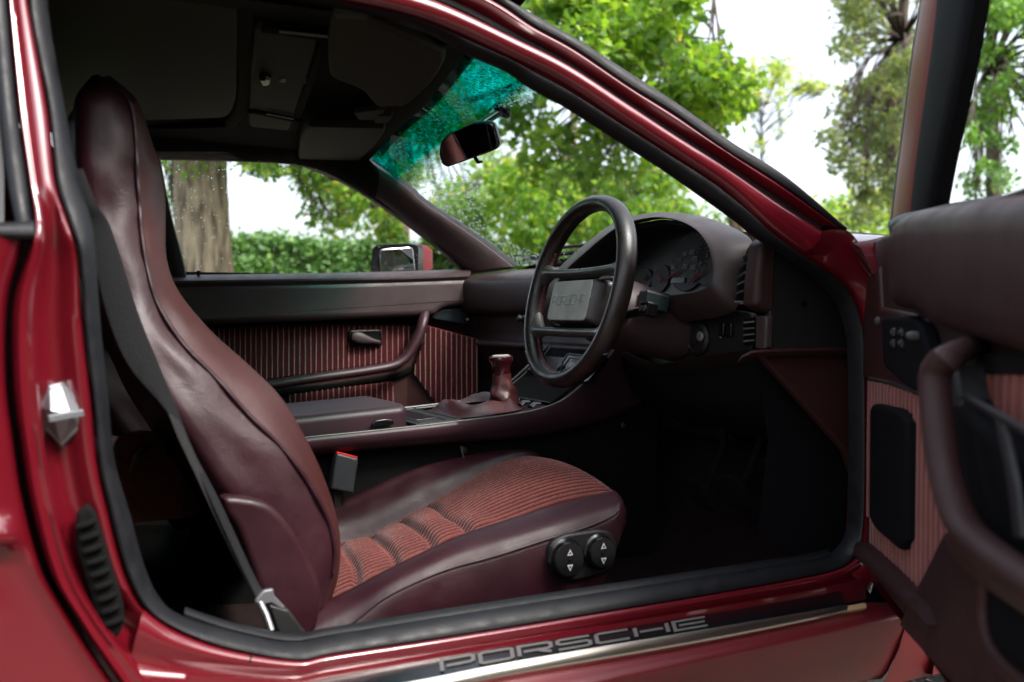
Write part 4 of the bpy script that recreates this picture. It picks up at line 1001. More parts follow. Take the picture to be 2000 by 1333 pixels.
# dial numbers as small raised print
SEG = {'0': 'abcdef', '1': 'bc', '2': 'abged', '3': 'abgcd', '4': 'fgbc', '5': 'afgcd', '6': 'afgedc', '7': 'abc', '8': 'abcdefg', '9': 'abcdfg'}
SP = {'a': ((0, 1), (1, 1)), 'b': ((1, 1), (1, .5)), 'c': ((1, .5), (1, 0)), 'd': ((0, 0), (1, 0)), 'e': ((0, 0), (0, .5)), 'f': ((0, .5), (0, 1)), 'g': ((0, .5), (1, .5))}
s = MB()
def digits(txt, x, y, h=.0085, mi=0):
    c = GP(.0075)(x, y)
    for i, ch in enumerate(txt):
        for sg_ in SEG[ch]:
            (ax, ay), (bx, by) = SP[sg_]; o = c + gu * (i * h * .85)
            s.tube(np.array([o + gu * ax * h * .55 + gv * ay * h, o + gu * bx * h * .55 + gv * by * h]), h * .075, 4, mi)
for t_, x, y in (('80', 1333, 501), ('100', 1343, 498), ('60', 1322, 511), ('40', 1311, 526), ('120', 1348, 510), ('140', 1346, 527), ('2', 1365, 519), ('3', 1377, 505), ('4', 1389, 496), ('1', 1357, 535), ('20', 1333, 526)): digits(t_, x, y)
s.build('dial_numbers', M['numeral'], panel)
s = MB(); c = GP(.006)(1325, 548); s.box(c, (.045, .012, .004), [gu, gv, GN]); s.build('odometer', M['gloss_black'], panel)
# dash end: vent, cap, blank panel, knee panel
ven = [(1461, 484), (1470, 480), (1454, 592), (1436, 590), (1441, 535)]
s = MB(); s.pad(poly(ven, YP(.155)), (0, -.006, 0), .002); vt = s.build('air_vent', M['black_gap'], dash)
for i, (x0, y0, x1, y1) in enumerate(((1452, 504, 1461, 497), (1447, 521, 1457, 514), (1443, 542, 1456, 532), (1441, 557, 1455, 550), (1439, 574, 1453, 568), (1436, 590, 1452, 590))):
    s = MB(); s.tube(np.array([pY(x0, y0, .145), pY(x1, y1, .13)]), .0035, 6, ra=.0016, up=(0, -.3, 1)); s.build('vent_slat', M['wheel_bar'], vt)
cap = rpoly([(1463, 478), (1478, 467), (1494, 480), (1492, 612), (1477, 611), (1452, 597), (1455, 545)], 6, 3)
s = MB(); s.pad(poly(cap, YP(.125)), (0, -.03, 0), .012, 5); s.build('dash_end_cap', M['brown_pad'], dash)
blk = [(1494, 470), (1530, 492), (1584, 530), (1634, 580), (1658, 640), (1668, 700), (1495, 686)]
s = MB(); s.pad(poly(blk, YP(.11)), (0, -.012, 0), .003); be = s.build('dash_end_panel', M['black'], dash)
s = MB(); s.lathe(pY(1569, 593, .0985), (0, -1, 0), [(.0055, 0), (.0055, .002), (.002, .0025)], 12); s.build('plug', M['gloss_black'], be)
s = MB(); s.pad(poly([(1477, 617), (1492, 617), (1491, 682), (1476, 680)], YP(.115)), (0, -.025, 0), .006, 3); s.build('switch_end_cap', M['dash'], dash)
# switch fascia under the hood
fa = [(1236, 620), (1330, 628), (1440, 606), (1480, 612), (1478, 690), (1400, 712), (1300, 716), (1236, 700)]
FX = lambda o: (lambda x, y: pX(x, y, 1.19 + o))
s = MB(); s.pad(poly(rpoly(fa, 10, 3), FX(.02)), (-.012, 0, 0), .004, 3); fas = s.build('switch_fascia', M['black'], dash)
s = MB(); c = FX(.008)(1366, 660); s.lathe(c, (-1, 0, 0), [(.034, 0), (.034, .006), (.028, .010), (.026, .008), (.012, .010), (.012, .014), (.008, .015)], 30); ig = s.build('ignition_lock', M['black'], fas)
s = MB(); s.lathe(FX(-.007)(1369, 657), (-1, 0, 0), [(.0095, 0), (.0095, .003), (.007, .004)], 20); s.box(FX(-.0115)(1369, 657), (.002, .003, .014), [(1, 0, 0), (0, 1, .3), (0, -.3, 1)]); s.build('key_slot', M['zinc'], ig)
for x in (1414, 1429):
    s = MB(); s.pad(poly(rpoly([(x - 5, 634), (x + 5, 632), (x + 4, 657), (x - 6, 659)], 2), FX(.006)), (-.007, 0, 0), .002); s.build('rocker_switch', M['gloss_black'], fas)
s = MB(); s.lathe(FX(.004)(1409, 658), (-1, 0, 0), [(.003, 0), (.003, .003), (.001, .004)], 10); s.build('warning_lamp', M['zinc'], fas)
vq = [(1453, 622), (1474, 620), (1474, 674), (1452, 676)]
s = MB(); s.pad(poly(vq, YP(.15)), (0, -.004, 0), .001); vt = s.build('air_vent', M['black_gap'], fas)
for i in range(4): s = MB(); s.tube(np.array([pY(1452, 631 + i * 12, .143), pY(1473, 629 + i * 12, .135)]), .0030, 6, ra=.0014, up=(0, -.3, 1)); s.build('vent_slat', M['wheel_bar'], vt)
# fascia ribs left of the lock
for (a, b) in (((1322, 612), (1306, 692)), ((1334, 650), (1342, 690))):
    s = MB(); s.tube(np.array([FX(.006)(*a), FX(.004)(*lerp(np.array(a), np.array(b), .5)), FX(.006)(*b)]), .004, 8); s.build('fascia_rib', M['black'], fas)
# lower knee roll and kick panels
kr = cr([(1180, 655), (1200, 662), (1236, 692), (1290, 710), (1345, 704), (1400, 694), (1470, 684)], k=6)
A = np.array([pX(x, y, 1.17) for x, y in kr]); B = np.array([pX(x, y + 16, 1.20) for x, y in kr])
s = MB(); s.rib(A, B, (-.012, 0, .004), 7, back=1.5); s.build('knee_roll', M['dash'], dash)
s = MB(); s.rib(crv([(1446, 698), (1458, 691), (1478, 685), (1560, 682), (1668, 679)], YP(.10), k=6), crv([(1446, 702), (1458, 697), (1478, 691), (1560, 688), (1668, 685)], YP(.09), k=6), (0, -.003, .003), 5, back=2); s.build('knee_ledge', M['vinyl_red'], dash)
kp = [(1476, 690), (1520, 688), (1668, 684), (1668, 960), (1640, 880), (1560, 790), (1490, 712)]
s = MB(); s.pad(poly(kp, YP(.125)), (0, -.014, 0), .005, 3); s.build('knee_panel', M['vinyl_red'], dash)
s = MB(); s.grid(np.array([[(x, y, z) for x, z in ((1.21, .72), (1.22, .66), (1.25, .60), (1.40, .52), (1.56, .50))] for y in np.linspace(.17, .62, 6)])); s.build('under_tray', M['black_gap'], dash)
s = MB(); k1 = [pY(x, y, .15) for x, y in ((1668, 690), (1668, 1080), (1560, 1100), (1480, 1040), (1500, 860), (1480, 712))]; s.add(np.array(k1), [(0, 1, 2, 3, 4, 5)]); s.build('kick_panel', M['frame_black'], car)
# pedals
for (x, y, Y, w_) in ((1520, 930, .30, .05), (1440, 960, .38, .06), (1368, 965, .47, .06)):
    s = MB(); c = pY(x, y, Y); s.box(c, (.012, w_, .075), [(.85, 0, .53), (0, 1, 0), (-.53, 0, .85)]); s.tube(np.array([c + np.array([.01, 0, 0]), c + np.array([.06, 0, .10]), c + np.array([.05, 0, .28])]), .008, 8); s.build('pedal', M['black_gap'], car)

# ---------------- centre console
rim = [(440, 878, .63), (560, 864, .63), (610, 857, .63), (720, 846, .63), (830, 834, .63), (930, 822, .63), (1000, 813, .63), (1050, 803, .63), (1092, 788, .63), (1126, 764, .63), (1154, 738, .63), (1186, 706, .63), (1204, 684, .63)]
low = [(440, 912, .645), (560, 898, .645), (610, 889, .645), (720, 878, .645), (830, 868, .645), (930, 861, .645), (1000, 857, .645), (1060, 850, .645), (1120, 838, .645), (1180, 820, .645), (1230, 800, .645), (1270, 770, .645), (1300, 730, .645)]
A, B = crY(rim, k=8), crY(low, k=8)
rowsC = [A + np.array([0, .10, -.004]), A + np.array([0, .006, -.001]), A + np.array([0, .001, .003]), A + np.array([0, -.003, .002]), lerp(A, B, .07) + np.array([0, -.006, -.002]), lerp(A, B, .25) + np.array([0, -.009, -.003]), lerp(A, B, .55) + np.array([0, -.009, -.002]), lerp(A, B, .85) + np.array([0, -.004, 0]), B, B + np.array([0, .03, -.006])]
s = MB(); s.grid(np.stack(rowsC, 1)); cons = s.build('centre_console', M['console'], car, 60)
s = MB(); r2 = A + np.array([0, -.001, .003]); s.tube(r2, .0022, 8); s.build('console_bead', M['zinc'] if False else M['wheel_bar'], cons)
WC = .30
A2 = A + np.array([0, WC, 0])
s = MB(); s.grid(np.stack([A2, A2 + np.array([0, .004, .003]), A2 + np.array([0, .012, 0]), A2 + np.array([0, .02, -.04]), A2 * np.array([1, 1, 0]) + np.array([0, .03, .22])], 1)); s.grid(np.stack([lerp(A, A2, t) + np.array([0, 0, -.006]) for t in (0, .25, .5, .75, 1)], 1))
s.grid(np.stack([B + np.array([0, .03, 0]), B * np.array([1, 1, 0]) + np.array([0, .04, .20])], 1)); s.build('console_body', M['black_gap'], cons)
s = MB(); s.tube(A2 + np.array([0, .002, .004]), .003, 8); s.tube(A2 + np.array([0, -.016, .002]), .002, 6); s.build('console_bead', M['wheel_bar'], cons)
for (x, y) in ((1218, 831), (905, 880)):
    s = MB(); s.lathe(pY(x, y, .665), (0, -1, .1), [(.008, 0), (.008, .003), (.004, .005)], 12); s.build('trim_screw', M['black'], cons)
s = MB(); s.tube(np.array([pY(900, 872, .655), pY(906, 896, .655)]), .002, 6); s.build('seam_clip', M['wheel_bar'], cons)
# console top in its own frame: surf(t, w) with t along the rim and w across to the passenger side
def surf(x, w=0.0, h=0.0):        # x: photo column on the near rim
    xs_ = [proj(p)[0] for p in A]; i = int(np.clip(np.searchsorted(xs_, x), 1, len(A) - 1)); f_ = (x - xs_[i - 1]) / (xs_[i] - xs_[i - 1] + 1e-9)
    P = lerp(A[i - 1], A[i], f_); T = A[i] - A[i - 1]; T = T / np.linalg.norm(T); Nn = np.array([-T[2], 0, T[0]]); Nn = Nn if Nn[2] > 0 else -Nn
    return P + np.array([0, w * WC, 0]) + Nn * h
def spad(mb, quad, h0, h, r=.003, mi=0): # quad of (x, w)
    P = np.array([surf(x, w, h0) for x, w in quad]); n_ = np.cross(P[1] - P[0], P[-1] - P[0]); n_ /= np.linalg.norm(n_); n_ = n_ if n_[2] > -.05 and (n_[2] > 0 or n_[0] < 0) else -n_
    return mb.pad(P, n_ * h, r, 3, mi)
# armrest lid
ao = [(520, .06), (800, .06), (815, .2), (815, .86), (800, .96), (520, .96)]
P = np.array([surf(x, w, .002) for x, w in rpoly([(x, w * 300) for x, w in ao], 12, 3) * np.array([1, 1 / 300])])
P[:, 2] = P[:, 2].mean() + (P[:, 0] - P[:, 0].mean()) * ((P[:, 2] - P[:, 2].mean()) @ (P[:, 0] - P[:, 0].mean())) / (((P[:, 0] - P[:, 0].mean()) ** 2).sum())
s = MB(); s.pad(P, (0, 0, .042), .016, 5); arm = s.build('armrest_lid', M['console'], cons)
la_ = np.array([pY(x, y, .642) for x, y in rpoly([(724, 828), (732, 821), (752, 818), (766, 820), (768, 829), (740, 834), (726, 835)], 3)])
s = MB(); s.pad(la_, (0, -.006, 0), .002); s.build('lid_catch', M['gloss_black'], arm)
s = MB(); spad(s, [(822, .08), (912, .08), (912, .92), (822, .92)], 0, .004, .002); tray = s.build('ashtray', M['black'], cons)
s = MB(); spad(s, [(838, .22), (880, .22), (880, .8), (838, .8)], .004, .003, .002); s.build('ashtray_lid', M['gloss_black'], tray)
s = MB()
for x in (834, 884, 906): P = np.array([surf(x, .12, .0055), surf(x, .9, .0055)]); s.tube(P, .0012, 6)
s.build('tray_edge', M['wheel_bar'], tray)
# radio, climate controls, switch row on the rising part
s = MB(); spad(s, [(1152, .06), (1184, .06), (1184, .94), (1152, .94)], .0, .006, .002); rad = s.build('climate_panel', M['gloss_black'], cons)
s = MB()
for i, x in enumerate(np.linspace(1156, 1180, 8)):
    spad(s, [(x, .10), (x + 2.2, .10), (x + 2.2, .30 + .04 * (i % 3)), (x, .30 + .04 * (i % 3))], .006, .002, .0006)
for x in (1150, 1187): P = np.array([surf(x, .04, .004), surf(x, .32, .004)]); s.tube(P, .0016, 6)
P = np.array([surf(1143, .04, .004), surf(1143, .30, .004)]); s.tube(P, .0014, 6)
s.build('slider_knob', M['wheel_bar'], rad)
rq = rpoly([(1112, 693), (1180, 700), (1180, 760), (1080, 740)], 5, 2)
RP = lambda o: (lambda x, y: pP(x, y, surf(1160, .5, .010 + o), surf(1160, .5, 1.0) - surf(1160, .5, 0.0)))
rn = surf(1160, .5, 1.0) - surf(1160, .5, 0.0)
s = MB(); s.pad(poly(rpoly([(1112, 694), (1190, 702), (1150, 752), (1078, 738)], 4, 2), RP(-.006)), rn * .008, .002); rad = s.build('radio', M['gloss_black'], cons)
s = MB(); s.pad(poly(rpoly([(1120, 702), (1150, 705), (1132, 732), (1104, 727)], 3, 2), RP(.002)), rn * .002, .001); s.build('radio_display', M['wheel_bar'], rad)
s = MB(); s.pad(poly([(1114, 708), (1134, 710), (1126, 720), (1108, 717)], RP(.0042)), rn * .0006, .0002); s.build('display_window', M['lcd'], rad)
s = MB(); s.tube(np.array([RP(.003)(*p) for p in ((1078, 737), (1109, 692), (1150, 697))]), .0014, 6); s.tube(np.array([RP(.003)(*p) for p in ((1085, 737), (1113, 699), (1140, 702))]), .0011, 6); s.build('radio_edge', M['wheel_bar'], rad)
s = MB(); s.lathe(RP(.002)(1096, 718), rn, [(.009, 0), (.009, .006), (.006, .008)], 16)
for x, y in ((1103, 724), (1110, 725), (1093, 732), (1101, 734)): s.box(RP(.003)(x, y), (.005, .012, .004), [(0, 1, 0), np.cross(rn, (0, 1, 0)), rn])
s.build('radio_knob', M['wheel_bar'], rad)
for i in range(5):
    x = 1062; w = .12 + i * .16
    s = MB(); P = np.array([surf(1052, w, .005), surf(1062, w + .01, .009), surf(1072, w, .006)]); s.tube(P, .009, 8, ra=.004, up=(0, 0, 1)); s.build('console_switch', M['gloss_black'], cons)
s = MB(); spad(s, [(1084, .08), (1140, .08), (1140, .92), (1084, .92)], -.002, .004, .002); s.build('console_tray', M['black_gap'], cons)
s = MB(); P = np.array([surf(x, w, .004) for x, w in ((1084, .06), (1084, .92), (1110, .92))]); s.tube(P, .0014, 6); s.build('tray_edge', M['wheel_bar'], cons)
# gear lever and boot
gb = surf(985, .5, 0); gl = empty('gear_lever', gb); gl.parent = car; gl.matrix_parent_inverse = Matrix.Translation(-Vector(car.location))
g0 = pY(984, 800, .77); gt_ = pY(978, 695, .77)
ax = gt_ - g0; La = np.linalg.norm(ax); ax /= La
def gring(t, r, wob=0.0, k=28):
    c = g0 + ax * La * t; u = np.array([1, 0, 0.]) - ax * ax[0]; u /= np.linalg.norm(u); w = np.cross(ax, u)
    a = np.arange(k) * 2 * math.pi / k
    rr = r * (1 + wob * (np.sin(a * 3 + t * 9) * .5 + np.sin(a * 5 - t * 14 + 1) * .35 + np.sin(a * 2 + t * 23) * .4))
    return c + np.outer(np.cos(a) * rr, u) + np.outer(np.sin(a) * rr, w)
s = MB(); s.loft([gring(t, r) for t, r in ((.60, .0), (.60, .0185), (.68, .0195), (.78, .020), (.85, .0225), (.91, .0265), (.955, .0275), (.985, .026), (1.0, .0225), (1.004, .020))]); kn = s.build('gear_knob', M['knob'], car)
bpy.data.objects.remove(gl)
kn.name = 'gear_lever'
s = MB(); s.loft([gring(t, r) for t, r in ((1.003, .020), (1.008, .0195), (1.010, .012))]); s.build('knob_cap', M['pad_grey'], kn)
tsb = np.linspace(0.03, .66, 20)
s = MB(); s.loft([gring(t, np.interp(t, [0, .12, .3, .45, .56, .66], [.044, .034, .031, .0245, .0215, .020]), .05 + .11 * math.exp(-((t - .22) / .2) ** 2)) for t in tsb]); 
sk = []
for j in range(9):
    t = j / 8; ring = []
    for i in range(36):
        a = 2 * math.pi * i / 36; sx, sy = math.cos(a), math.sin(a); e = (abs(sx) ** 3.2 + abs(sy) ** 3.2) ** (-1 / 3.2)
        rx, ry = .046 + .052 * t, .042 + .062 * t
        x_, y_ = sx * lerp(1, e, t) * rx, sy * lerp(1, e, t) * ry
        base = surf(985, .5, 0); T = surf(1030, .5, 0) - surf(940, .5, 0); T /= np.linalg.norm(T)
        hgt = .016 * math.sin(math.pi * min(1, t * 1.15)) ** 1 * (1 + .8 * math.sin(a * 2 + 1) * t) + .012 * (1 - t) + .006 * math.sin(a * 5 + t * 7) * math.sin(math.pi * t)
        ring.append(base + T * x_ + np.array([0, y_, 0]) + np.array([0, 0, max(.001, hgt + .002)]))
    sk.append(ring)
s.loft(sk, caps=False); s.build('lever_boot', M['boot'], kn, 80)

# ---------------- rear view mirror
mo = rpoly([(862, 275), (877, 262), (925, 239), (955, 236), (967, 241), (978, 278), (973, 290), (958, 297), (874, 327), (864, 322), (857, 300)], 10, 4)
mp0 = pY(917, 281, .74); mn = np.array([-.62, -.74, -.25]); mn /= np.linalg.norm(mn)
MPn = lambda o: (lambda x, y: pP(x, y, mp0 + mn * o, mn))
O3 = poly(mo, MPn(0)); cM = O3.mean(0)
s = MB(); s.loft([cM + (O3 - cM) * k_ + mn * d_ for k_, d_ in ((.35, -.042), (.7, -.036), (.93, -.024), (1.0, -.010), (1.0, -.001), (.985, .002), (.93, .002))]); rv = s.build('rear_view_mirror', M['gloss_black'], car)
s = MB(); G_ = cM + (O3 - cM) * .92 + mn * .0026; s.pad(G_, mn * .0008, .0003); s.build('mirror_glass', M['mirror'], rv)
s = MB(); s.tube(np.array([MPn(-.01)(928, 308), MPn(.006)(934, 318), MPn(.012)(940, 316)]), .005, 8, ra=.003, up=(0, 0, 1)); s.build('dip_lever', M['gloss_black'], rv)
s = MB(); c = MPn(-.035)(925, 262); s.tube(np.array([c, c + np.array([.03, .01, .03]), c + np.array([.075, .01, .06])]), .009, 10); s.lathe(c + np.array([.075, .01, .06]), (.6, 0, .8), [(.022, -.004), (.022, .004), (.01, .006)], 16); s.build('mirror_stem', M['gloss_black'], rv)

# ---------------- steering wheel
WCc = np.array([0.98128561, 0.42, 0.8202917]); Wn = np.array([-0.96793213, 0.06768441, 0.2419219]); Wu = np.array([-0.06975647, -0.99756405, 0]); Wv = np.array([0.24133259, -0.01687562, 0.97029573])
def W(u, v, n_=0.0): return WCc + Wu * u + Wv * v + Wn * n_
# rim: slightly squared circle, deep oval section
th = np.linspace(0, 2 * math.pi, 120, endpoint=False)
def rimr(a): return .1745 * (1 + .012 * math.cos(4 * a + math.pi))
rp = np.array([W(rimr(a) * math.cos(a), rimr(a) * math.sin(a)) for a in th])
s = MB(); s.tube(rp, .0150, 18, closed=True, ra=.0195, up=Wn); sw = s.build('steering_wheel', M['wheel'], car, 70)
# upper and lower bars with flared ends
def bar(vc, hw, ue, vin, bow):
    rows = []
    for u in np.linspace(-ue, ue, 41):
        e = max(0, (abs(u) - ue * .72) / (ue * .28)); c = vc + bow * (u / ue) ** 2
        hu, hd = hw + .030 * e ** 2.4, hw + .030 * e ** 2.4
        d = .015 + .001 * e
        k = [(hu * math.sin(a), d * math.cos(a)) for a in np.linspace(0, 2 * math.pi, 18, endpoint=False)]
        rows.append([W(u, c + p * (abs(math.sin(0)) + 1), q_ - .004) for p, q_ in k])
    return rows
s = MB(); s.loft(bar(.036, .0085, .168, 0, .006)); s.build('spoke', M['wheel_bar'], sw, 70)
s = MB(); s.loft(bar(-.080, .0085, .152, 0, .001)); s.build('spoke', M['wheel_bar'], sw, 70)
# side frames of the hub and its dark carrier
s = MB(); s.pad(np.array([W(u, v, -.05) for u, v in ((-.085, -.074), (.09, -.074), (.09, .030), (-.085, .030))]), Wn * .03, .006); s.build('hub_carrier', M['black_gap'], sw)
hp = rpoly([(-.078, .017), (.083, .017), (.083, -.060), (-.075, -.060)], .010, 4)
f_ = [W(u, v, 0) for u, v in hp]; c_ = np.mean(f_, 0)
s = MB(); s.loft([c_ + (np.array(f_) - c_) * k_ + Wn * d_ for k_, d_ in ((1.16, -.036), (1.16, -.020), (1.10, -.004), (1.02, .010), (1.0, .0115))]); hub = s.build('hub_pad', M['wheel'], sw, 30)
s = MB(); s.pad(np.array(f_) * .997 + c_ * .003 + Wn * .0112, Wn * .0022, .0018, 3); face = s.build('hub_face', M['pad_grey'], sw)
s = MB(); wording.aspect = 2.2
wording(s, 'PORSCHE', lambda a, b, h: W(lerp(-.066, .070, a), lerp(-.030, -.012, b), .0136 + h), 0, 1, 0, 1, gap=.16, w=.14, h=.0003)
s.build('lettering', M['wheel'], sw)
# stitches inside the rim
s = MB()
for a in np.concatenate([np.linspace(math.radians(150), math.radians(218), 36), np.linspace(math.radians(196), math.radians(262), 44)]):
    r = rimr(a) - .0149; c = W(r * math.cos(a), r * math.sin(a), -.004); t = Wu * -math.sin(a) + Wv * math.cos(a)
    for sg_ in (1, -1): s.tube(np.array([c - t * .0012 - Wn * .003 * sg_, c + t * .0012 + Wn * .003 * sg_]), .0006, 4)
s.build('stitching', M['thread'], sw, kind='stuff')
# column shroud, stalks
cx_ = -Wn
s = MB(); s.loft([W(0, -.02, -d) + np.array([np.array(Wu) * r * 1.05 * math.cos(a) + np.array(Wv) * r * math.sin(a) for a in np.linspace(0, 2 * math.pi, 24, endpoint=False)]) for d, r in ((.050, .050), (.055, .066), (.10, .070), (.16, .066), (.24, .062))]); col = s.build('steering_column', M['vinyl'], car)
SK = pP(1265, 605, WCc - Wn * .08, Wn)
s = MB(); s.tube(np.array([W(.05, -.03, -.075), lerp(W(.05, -.03, -.075), SK, .6), SK]), [.008, .009, .010], 10); s.box(SK, (.030, .026, .022), [Wu, Wv, Wn])
for k_ in (0, 1): s.lathe(SK + Wu * (-.007 + .014 * k_) + Wn * .011, Wn, [(.0055, 0), (.0055, .0012), (.0035, .0014)], 14, 1)
s.build('column_stalk', [M['gloss_black'], M['wheel_bar']], col)
s = MB(); s.box(pP(1275, 590, WCc - Wn * .12, Wn), (.032, .034, .05), [Wu, Wv, Wn]); s.build('stalk_housing', M['teal_dark'], col)

# ---------------- driver seat
seat_rows = [((176, 152), (200, 150), (216, 160), .36), ((150, 185), (240, 182), (256, 192), .34), ((146, 225), (259, 220), (274, 224), .33), ((147, 290), (266, 290), (298, 290), .32), ((150, 340), (268, 340), (313, 335), .315),
             ((158, 400), (272, 400), (322, 395), .31), ((170, 450), (276, 450), (322, 445), .30), ((188, 518), (286, 518), (324, 510), .285), ((214, 592), (307, 592), (348, 572), .27), ((248, 670), (356, 670), (412, 648), .25),
             ((285, 740), (423, 740), (484, 712), .235), ((322, 810), (485, 810), (550, 778), .222), ((368, 880), (555, 880), (604, 874), .212), ((420, 960), (612, 960), (636, 952), .206), ((470, 1040), (648, 1040), (657, 1036), .205),
             ((520, 1120), (651, 1120), (657, 1110), .205), ((565, 1195), (630, 1188), (640, 1180), .21)]
SYC = .455
dense = cr(np.array([[*a, *b, *c, y] for a, b, c, y in seat_rows]), k=5)
rings = []; seam = []
for d in dense:
    Y = d[6]; p0 = pY(d[0], d[1], Y + .012); p1 = pY(d[2], d[3], Y); p2 = pY(d[4], d[5], Y + .055)
    m01 = lerp(p0, p1, .5) + np.array([0, -.016, 0]); m12 = lerp(p1, p2, .5) + np.array([.004, -.006, .004])
    p3 = p2 + np.array([-.030, .05, -.012]); pc = np.array([p2[0] - .045, SYC, p2[2] - .018])
    mir = lambda p: np.array([p[0], 2 * SYC - p[1], p[2]])
    rear = np.array([p0[0] + .01, SYC, p0[2]])
    loop = [p0, m01, p1, m12, p2, p3, pc, mir(p3), mir(p2), mir(m12), mir(p1), mir(m01), mir(p0), rear]
    rings.append(cr(loop, k=5, closed=True)); seam.append(p1 + np.array([0, -.003, 0]))
G = np.array(rings); wrk = np.sin(np.arange(len(G)) * .55)[:, None] * np.sin(np.arange(G.shape[1]) * .5)[None] * .0018
G[:, :, 1] += wrk
s = MB(); s.loft(G); back = s.build('driver_seat', M['leather'], car, 75)
# front face facing the wheel in the browner, worn hide: every face between seam and centre
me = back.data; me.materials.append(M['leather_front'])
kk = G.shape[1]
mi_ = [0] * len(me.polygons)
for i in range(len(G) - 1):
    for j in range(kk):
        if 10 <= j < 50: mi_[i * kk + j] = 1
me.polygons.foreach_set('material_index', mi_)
seam = np.array(seam); seam[:, 1] += .0012 * np.sin(np.arange(len(seam)) * 1.3)
s = MB(); s.tube(seam[3:76], .0034, 8); s.build('seat_piping', M['leather'], back)
# cushion
def lc(pts, Y): return crY([(x, y, Y if not isinstance(Y, tuple) else Y[0] + (Y[1] - Y[0]) * i / (len(pts) - 1)) for i, (x, y) in enumerate(pts)], n=60)
C3 = lc([(610, 1200), (650, 1177), (727, 1138), (791, 1106), (868, 1067), (932, 1039), (1038, 1004), (1108, 983), (1170, 969), (1196, 966)], .265)
C1 = lc([(600, 1264), (685, 1219), (756, 1166), (862, 1117), (967, 1087), (1073, 1053), (1140, 1033), (1179, 1018), (1205, 1005), (1212, 998)], .175)
C4 = lc([(600, 1080), (657, 1060), (700, 1055), (745, 1036), (809, 1000), (869, 969), (932, 933), (985, 906), (1025, 895), (1050, 897)], .60)
C5 = lc([(560, 1020), (650, 986), (720, 955), (791, 923), (861, 902), (932, 889), (975, 885), (1003, 885), (1024, 889), (1040, 894)], .675)
C2 = lerp(C1, C3, .55) + np.array([0, -.006, .026]); C2[:, 2] -= np.linspace(0, .012, 60)
bn = C1.copy(); bn[:, 2] = np.linspace(.285, .315, 60); bn[:, 1] = .172
C6 = C5 + np.array([0, .05, -.05]); bf = C6.copy(); bf[:, 2] = .29; bf[:, 1] = .73
_k = np.zeros(60); _k[-14:] = np.linspace(0, 1, 14) ** 1.6
bn[:, 0] -= .050 * _k; bf[:, 0] -= .030 * _k; C1[:, 0] -= .006 * _k
def ringc(i):
    a = cr([bn[i], lerp(bn[i], C1[i], .55) + np.array([0, -.006, 0]), C1[i] + np.array([0, -.001, 0])], k=4)[:-1]
    b = cr([C1[i], lerp(C1[i], C2[i], .5) + np.array([0, -.008, .004]), C2[i], lerp(C2[i], C3[i], .6) + np.array([0, 0, .006]), C3[i] + np.array([0, 0, -.004])], k=4)[:-1]
    cc = [lerp(C3[i], C4[i], t) + np.array([0, 0, -.012]) for t in (0.04, .3, .6, .96)]
    d_ = cr([C4[i] + np.array([0, 0, -.004]), lerp(C4[i], C5[i], .3) + np.array([0, -.004, .012]), lerp(C4[i], C5[i], .65) + np.array([0, 0, .012]), C5[i], C6[i], bf[i]], k=4)
    return np.vstack([a, b, np.array(cc), d_])
rg = [ringc(i) for i in range(60)]
def nose(r, dx, dz, sc):
    c = r.mean(0); q_ = c + (r - c) * np.array([1, 1, sc]); return q_ + np.array([dx, 0, dz])
last = rg[-1]
rg += [nose(last, .007, -.005, .93), nose(last, .012, -.014, .80), nose(last, .012, -.026, .5), nose(last, .006, -.034, .2)]
s = MB(); s.loft(rg); cush = s.build('seat_cushion', M['leather'], back, 70)
s = MB(); s.tube(C1[3:] + np.array([0, -.0015, .001]), .0018, 6); s.tube(C1[3:] + np.array([0, -.0015, -.006]), .0008, 5); s.build('cushion_seam', M['leather'], back)
nt_, nr_ = 260, 23; nw_ = nr_ * 6 + 1
C3d, C4d = cr(C3, n=nt_), cr(C4, n=nt_)
tS, wS = np.meshgrid(np.linspace(0, 1, nt_), np.linspace(0, 1, nw_), indexing='ij')
pl = np.zeros_like(tS)
for tk in (.135, .255, .375, .49): pl += -.0105 * np.exp(-((tS - tk - .01 * np.sin(wS * 6)) / .013) ** 2) + .004 * np.exp(-((tS - tk - .05) / .035) ** 2)
pl += -.014 * np.exp(-((tS - .53) / .05) ** 2 - ((wS - .42) / .20) ** 2)
crown = .016 * np.sin(math.pi * wS) ** .8 + .006 * np.exp(-((tS - .8) / .2) ** 2)
ribs = .0042 * np.abs(np.sin(math.pi * nr_ * wS)) ** .7
ribs *= 1 + .25 * RNG.normal(size=tS.shape) * .3
edge = np.minimum(1, np.minimum(wS, 1 - wS) * 14)
Gi = C3d[:, None] * (1 - wS[..., None]) + C4d[:, None] * wS[..., None]
Gi[..., 2] += pl * edge + crown + ribs - .004
Gi[..., 0] += .004 * np.sin(wS * 9 + 1) * np.exp(-((tS - .5) / .3) ** 2)
fr = [Gi[-1] + np.array([.012, 0, -.005]), Gi[-1] + np.array([.020, 0, -.016]), Gi[-1] + np.array([.022, 0, -.035])]
Gi = np.concatenate([Gi, np.array(fr)], 0)
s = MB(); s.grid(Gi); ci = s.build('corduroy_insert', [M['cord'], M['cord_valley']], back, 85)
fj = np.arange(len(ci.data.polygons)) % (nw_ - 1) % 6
ci.data.polygons.foreach_set('material_index', np.where((fj == 0) | (fj == 5), 1, 0).astype(np.int32))  # groove faces coloured darker in place of shade between the ribs
# hinge cover
hc = crv([(428, 968), (458, 965), (511, 976), (545, 1003), (580, 1052), (606, 1103), (619, 1150), (614, 1200), (596, 1234), (529, 1238), (504, 1163), (458, 1032), (436, 1000)], YP(.192), k=4, closed=True)
s = MB(); s.pad(hc[::2], (0, -.026, 0), .010, 5); s.build('hinge_cover', M['leather'], back)
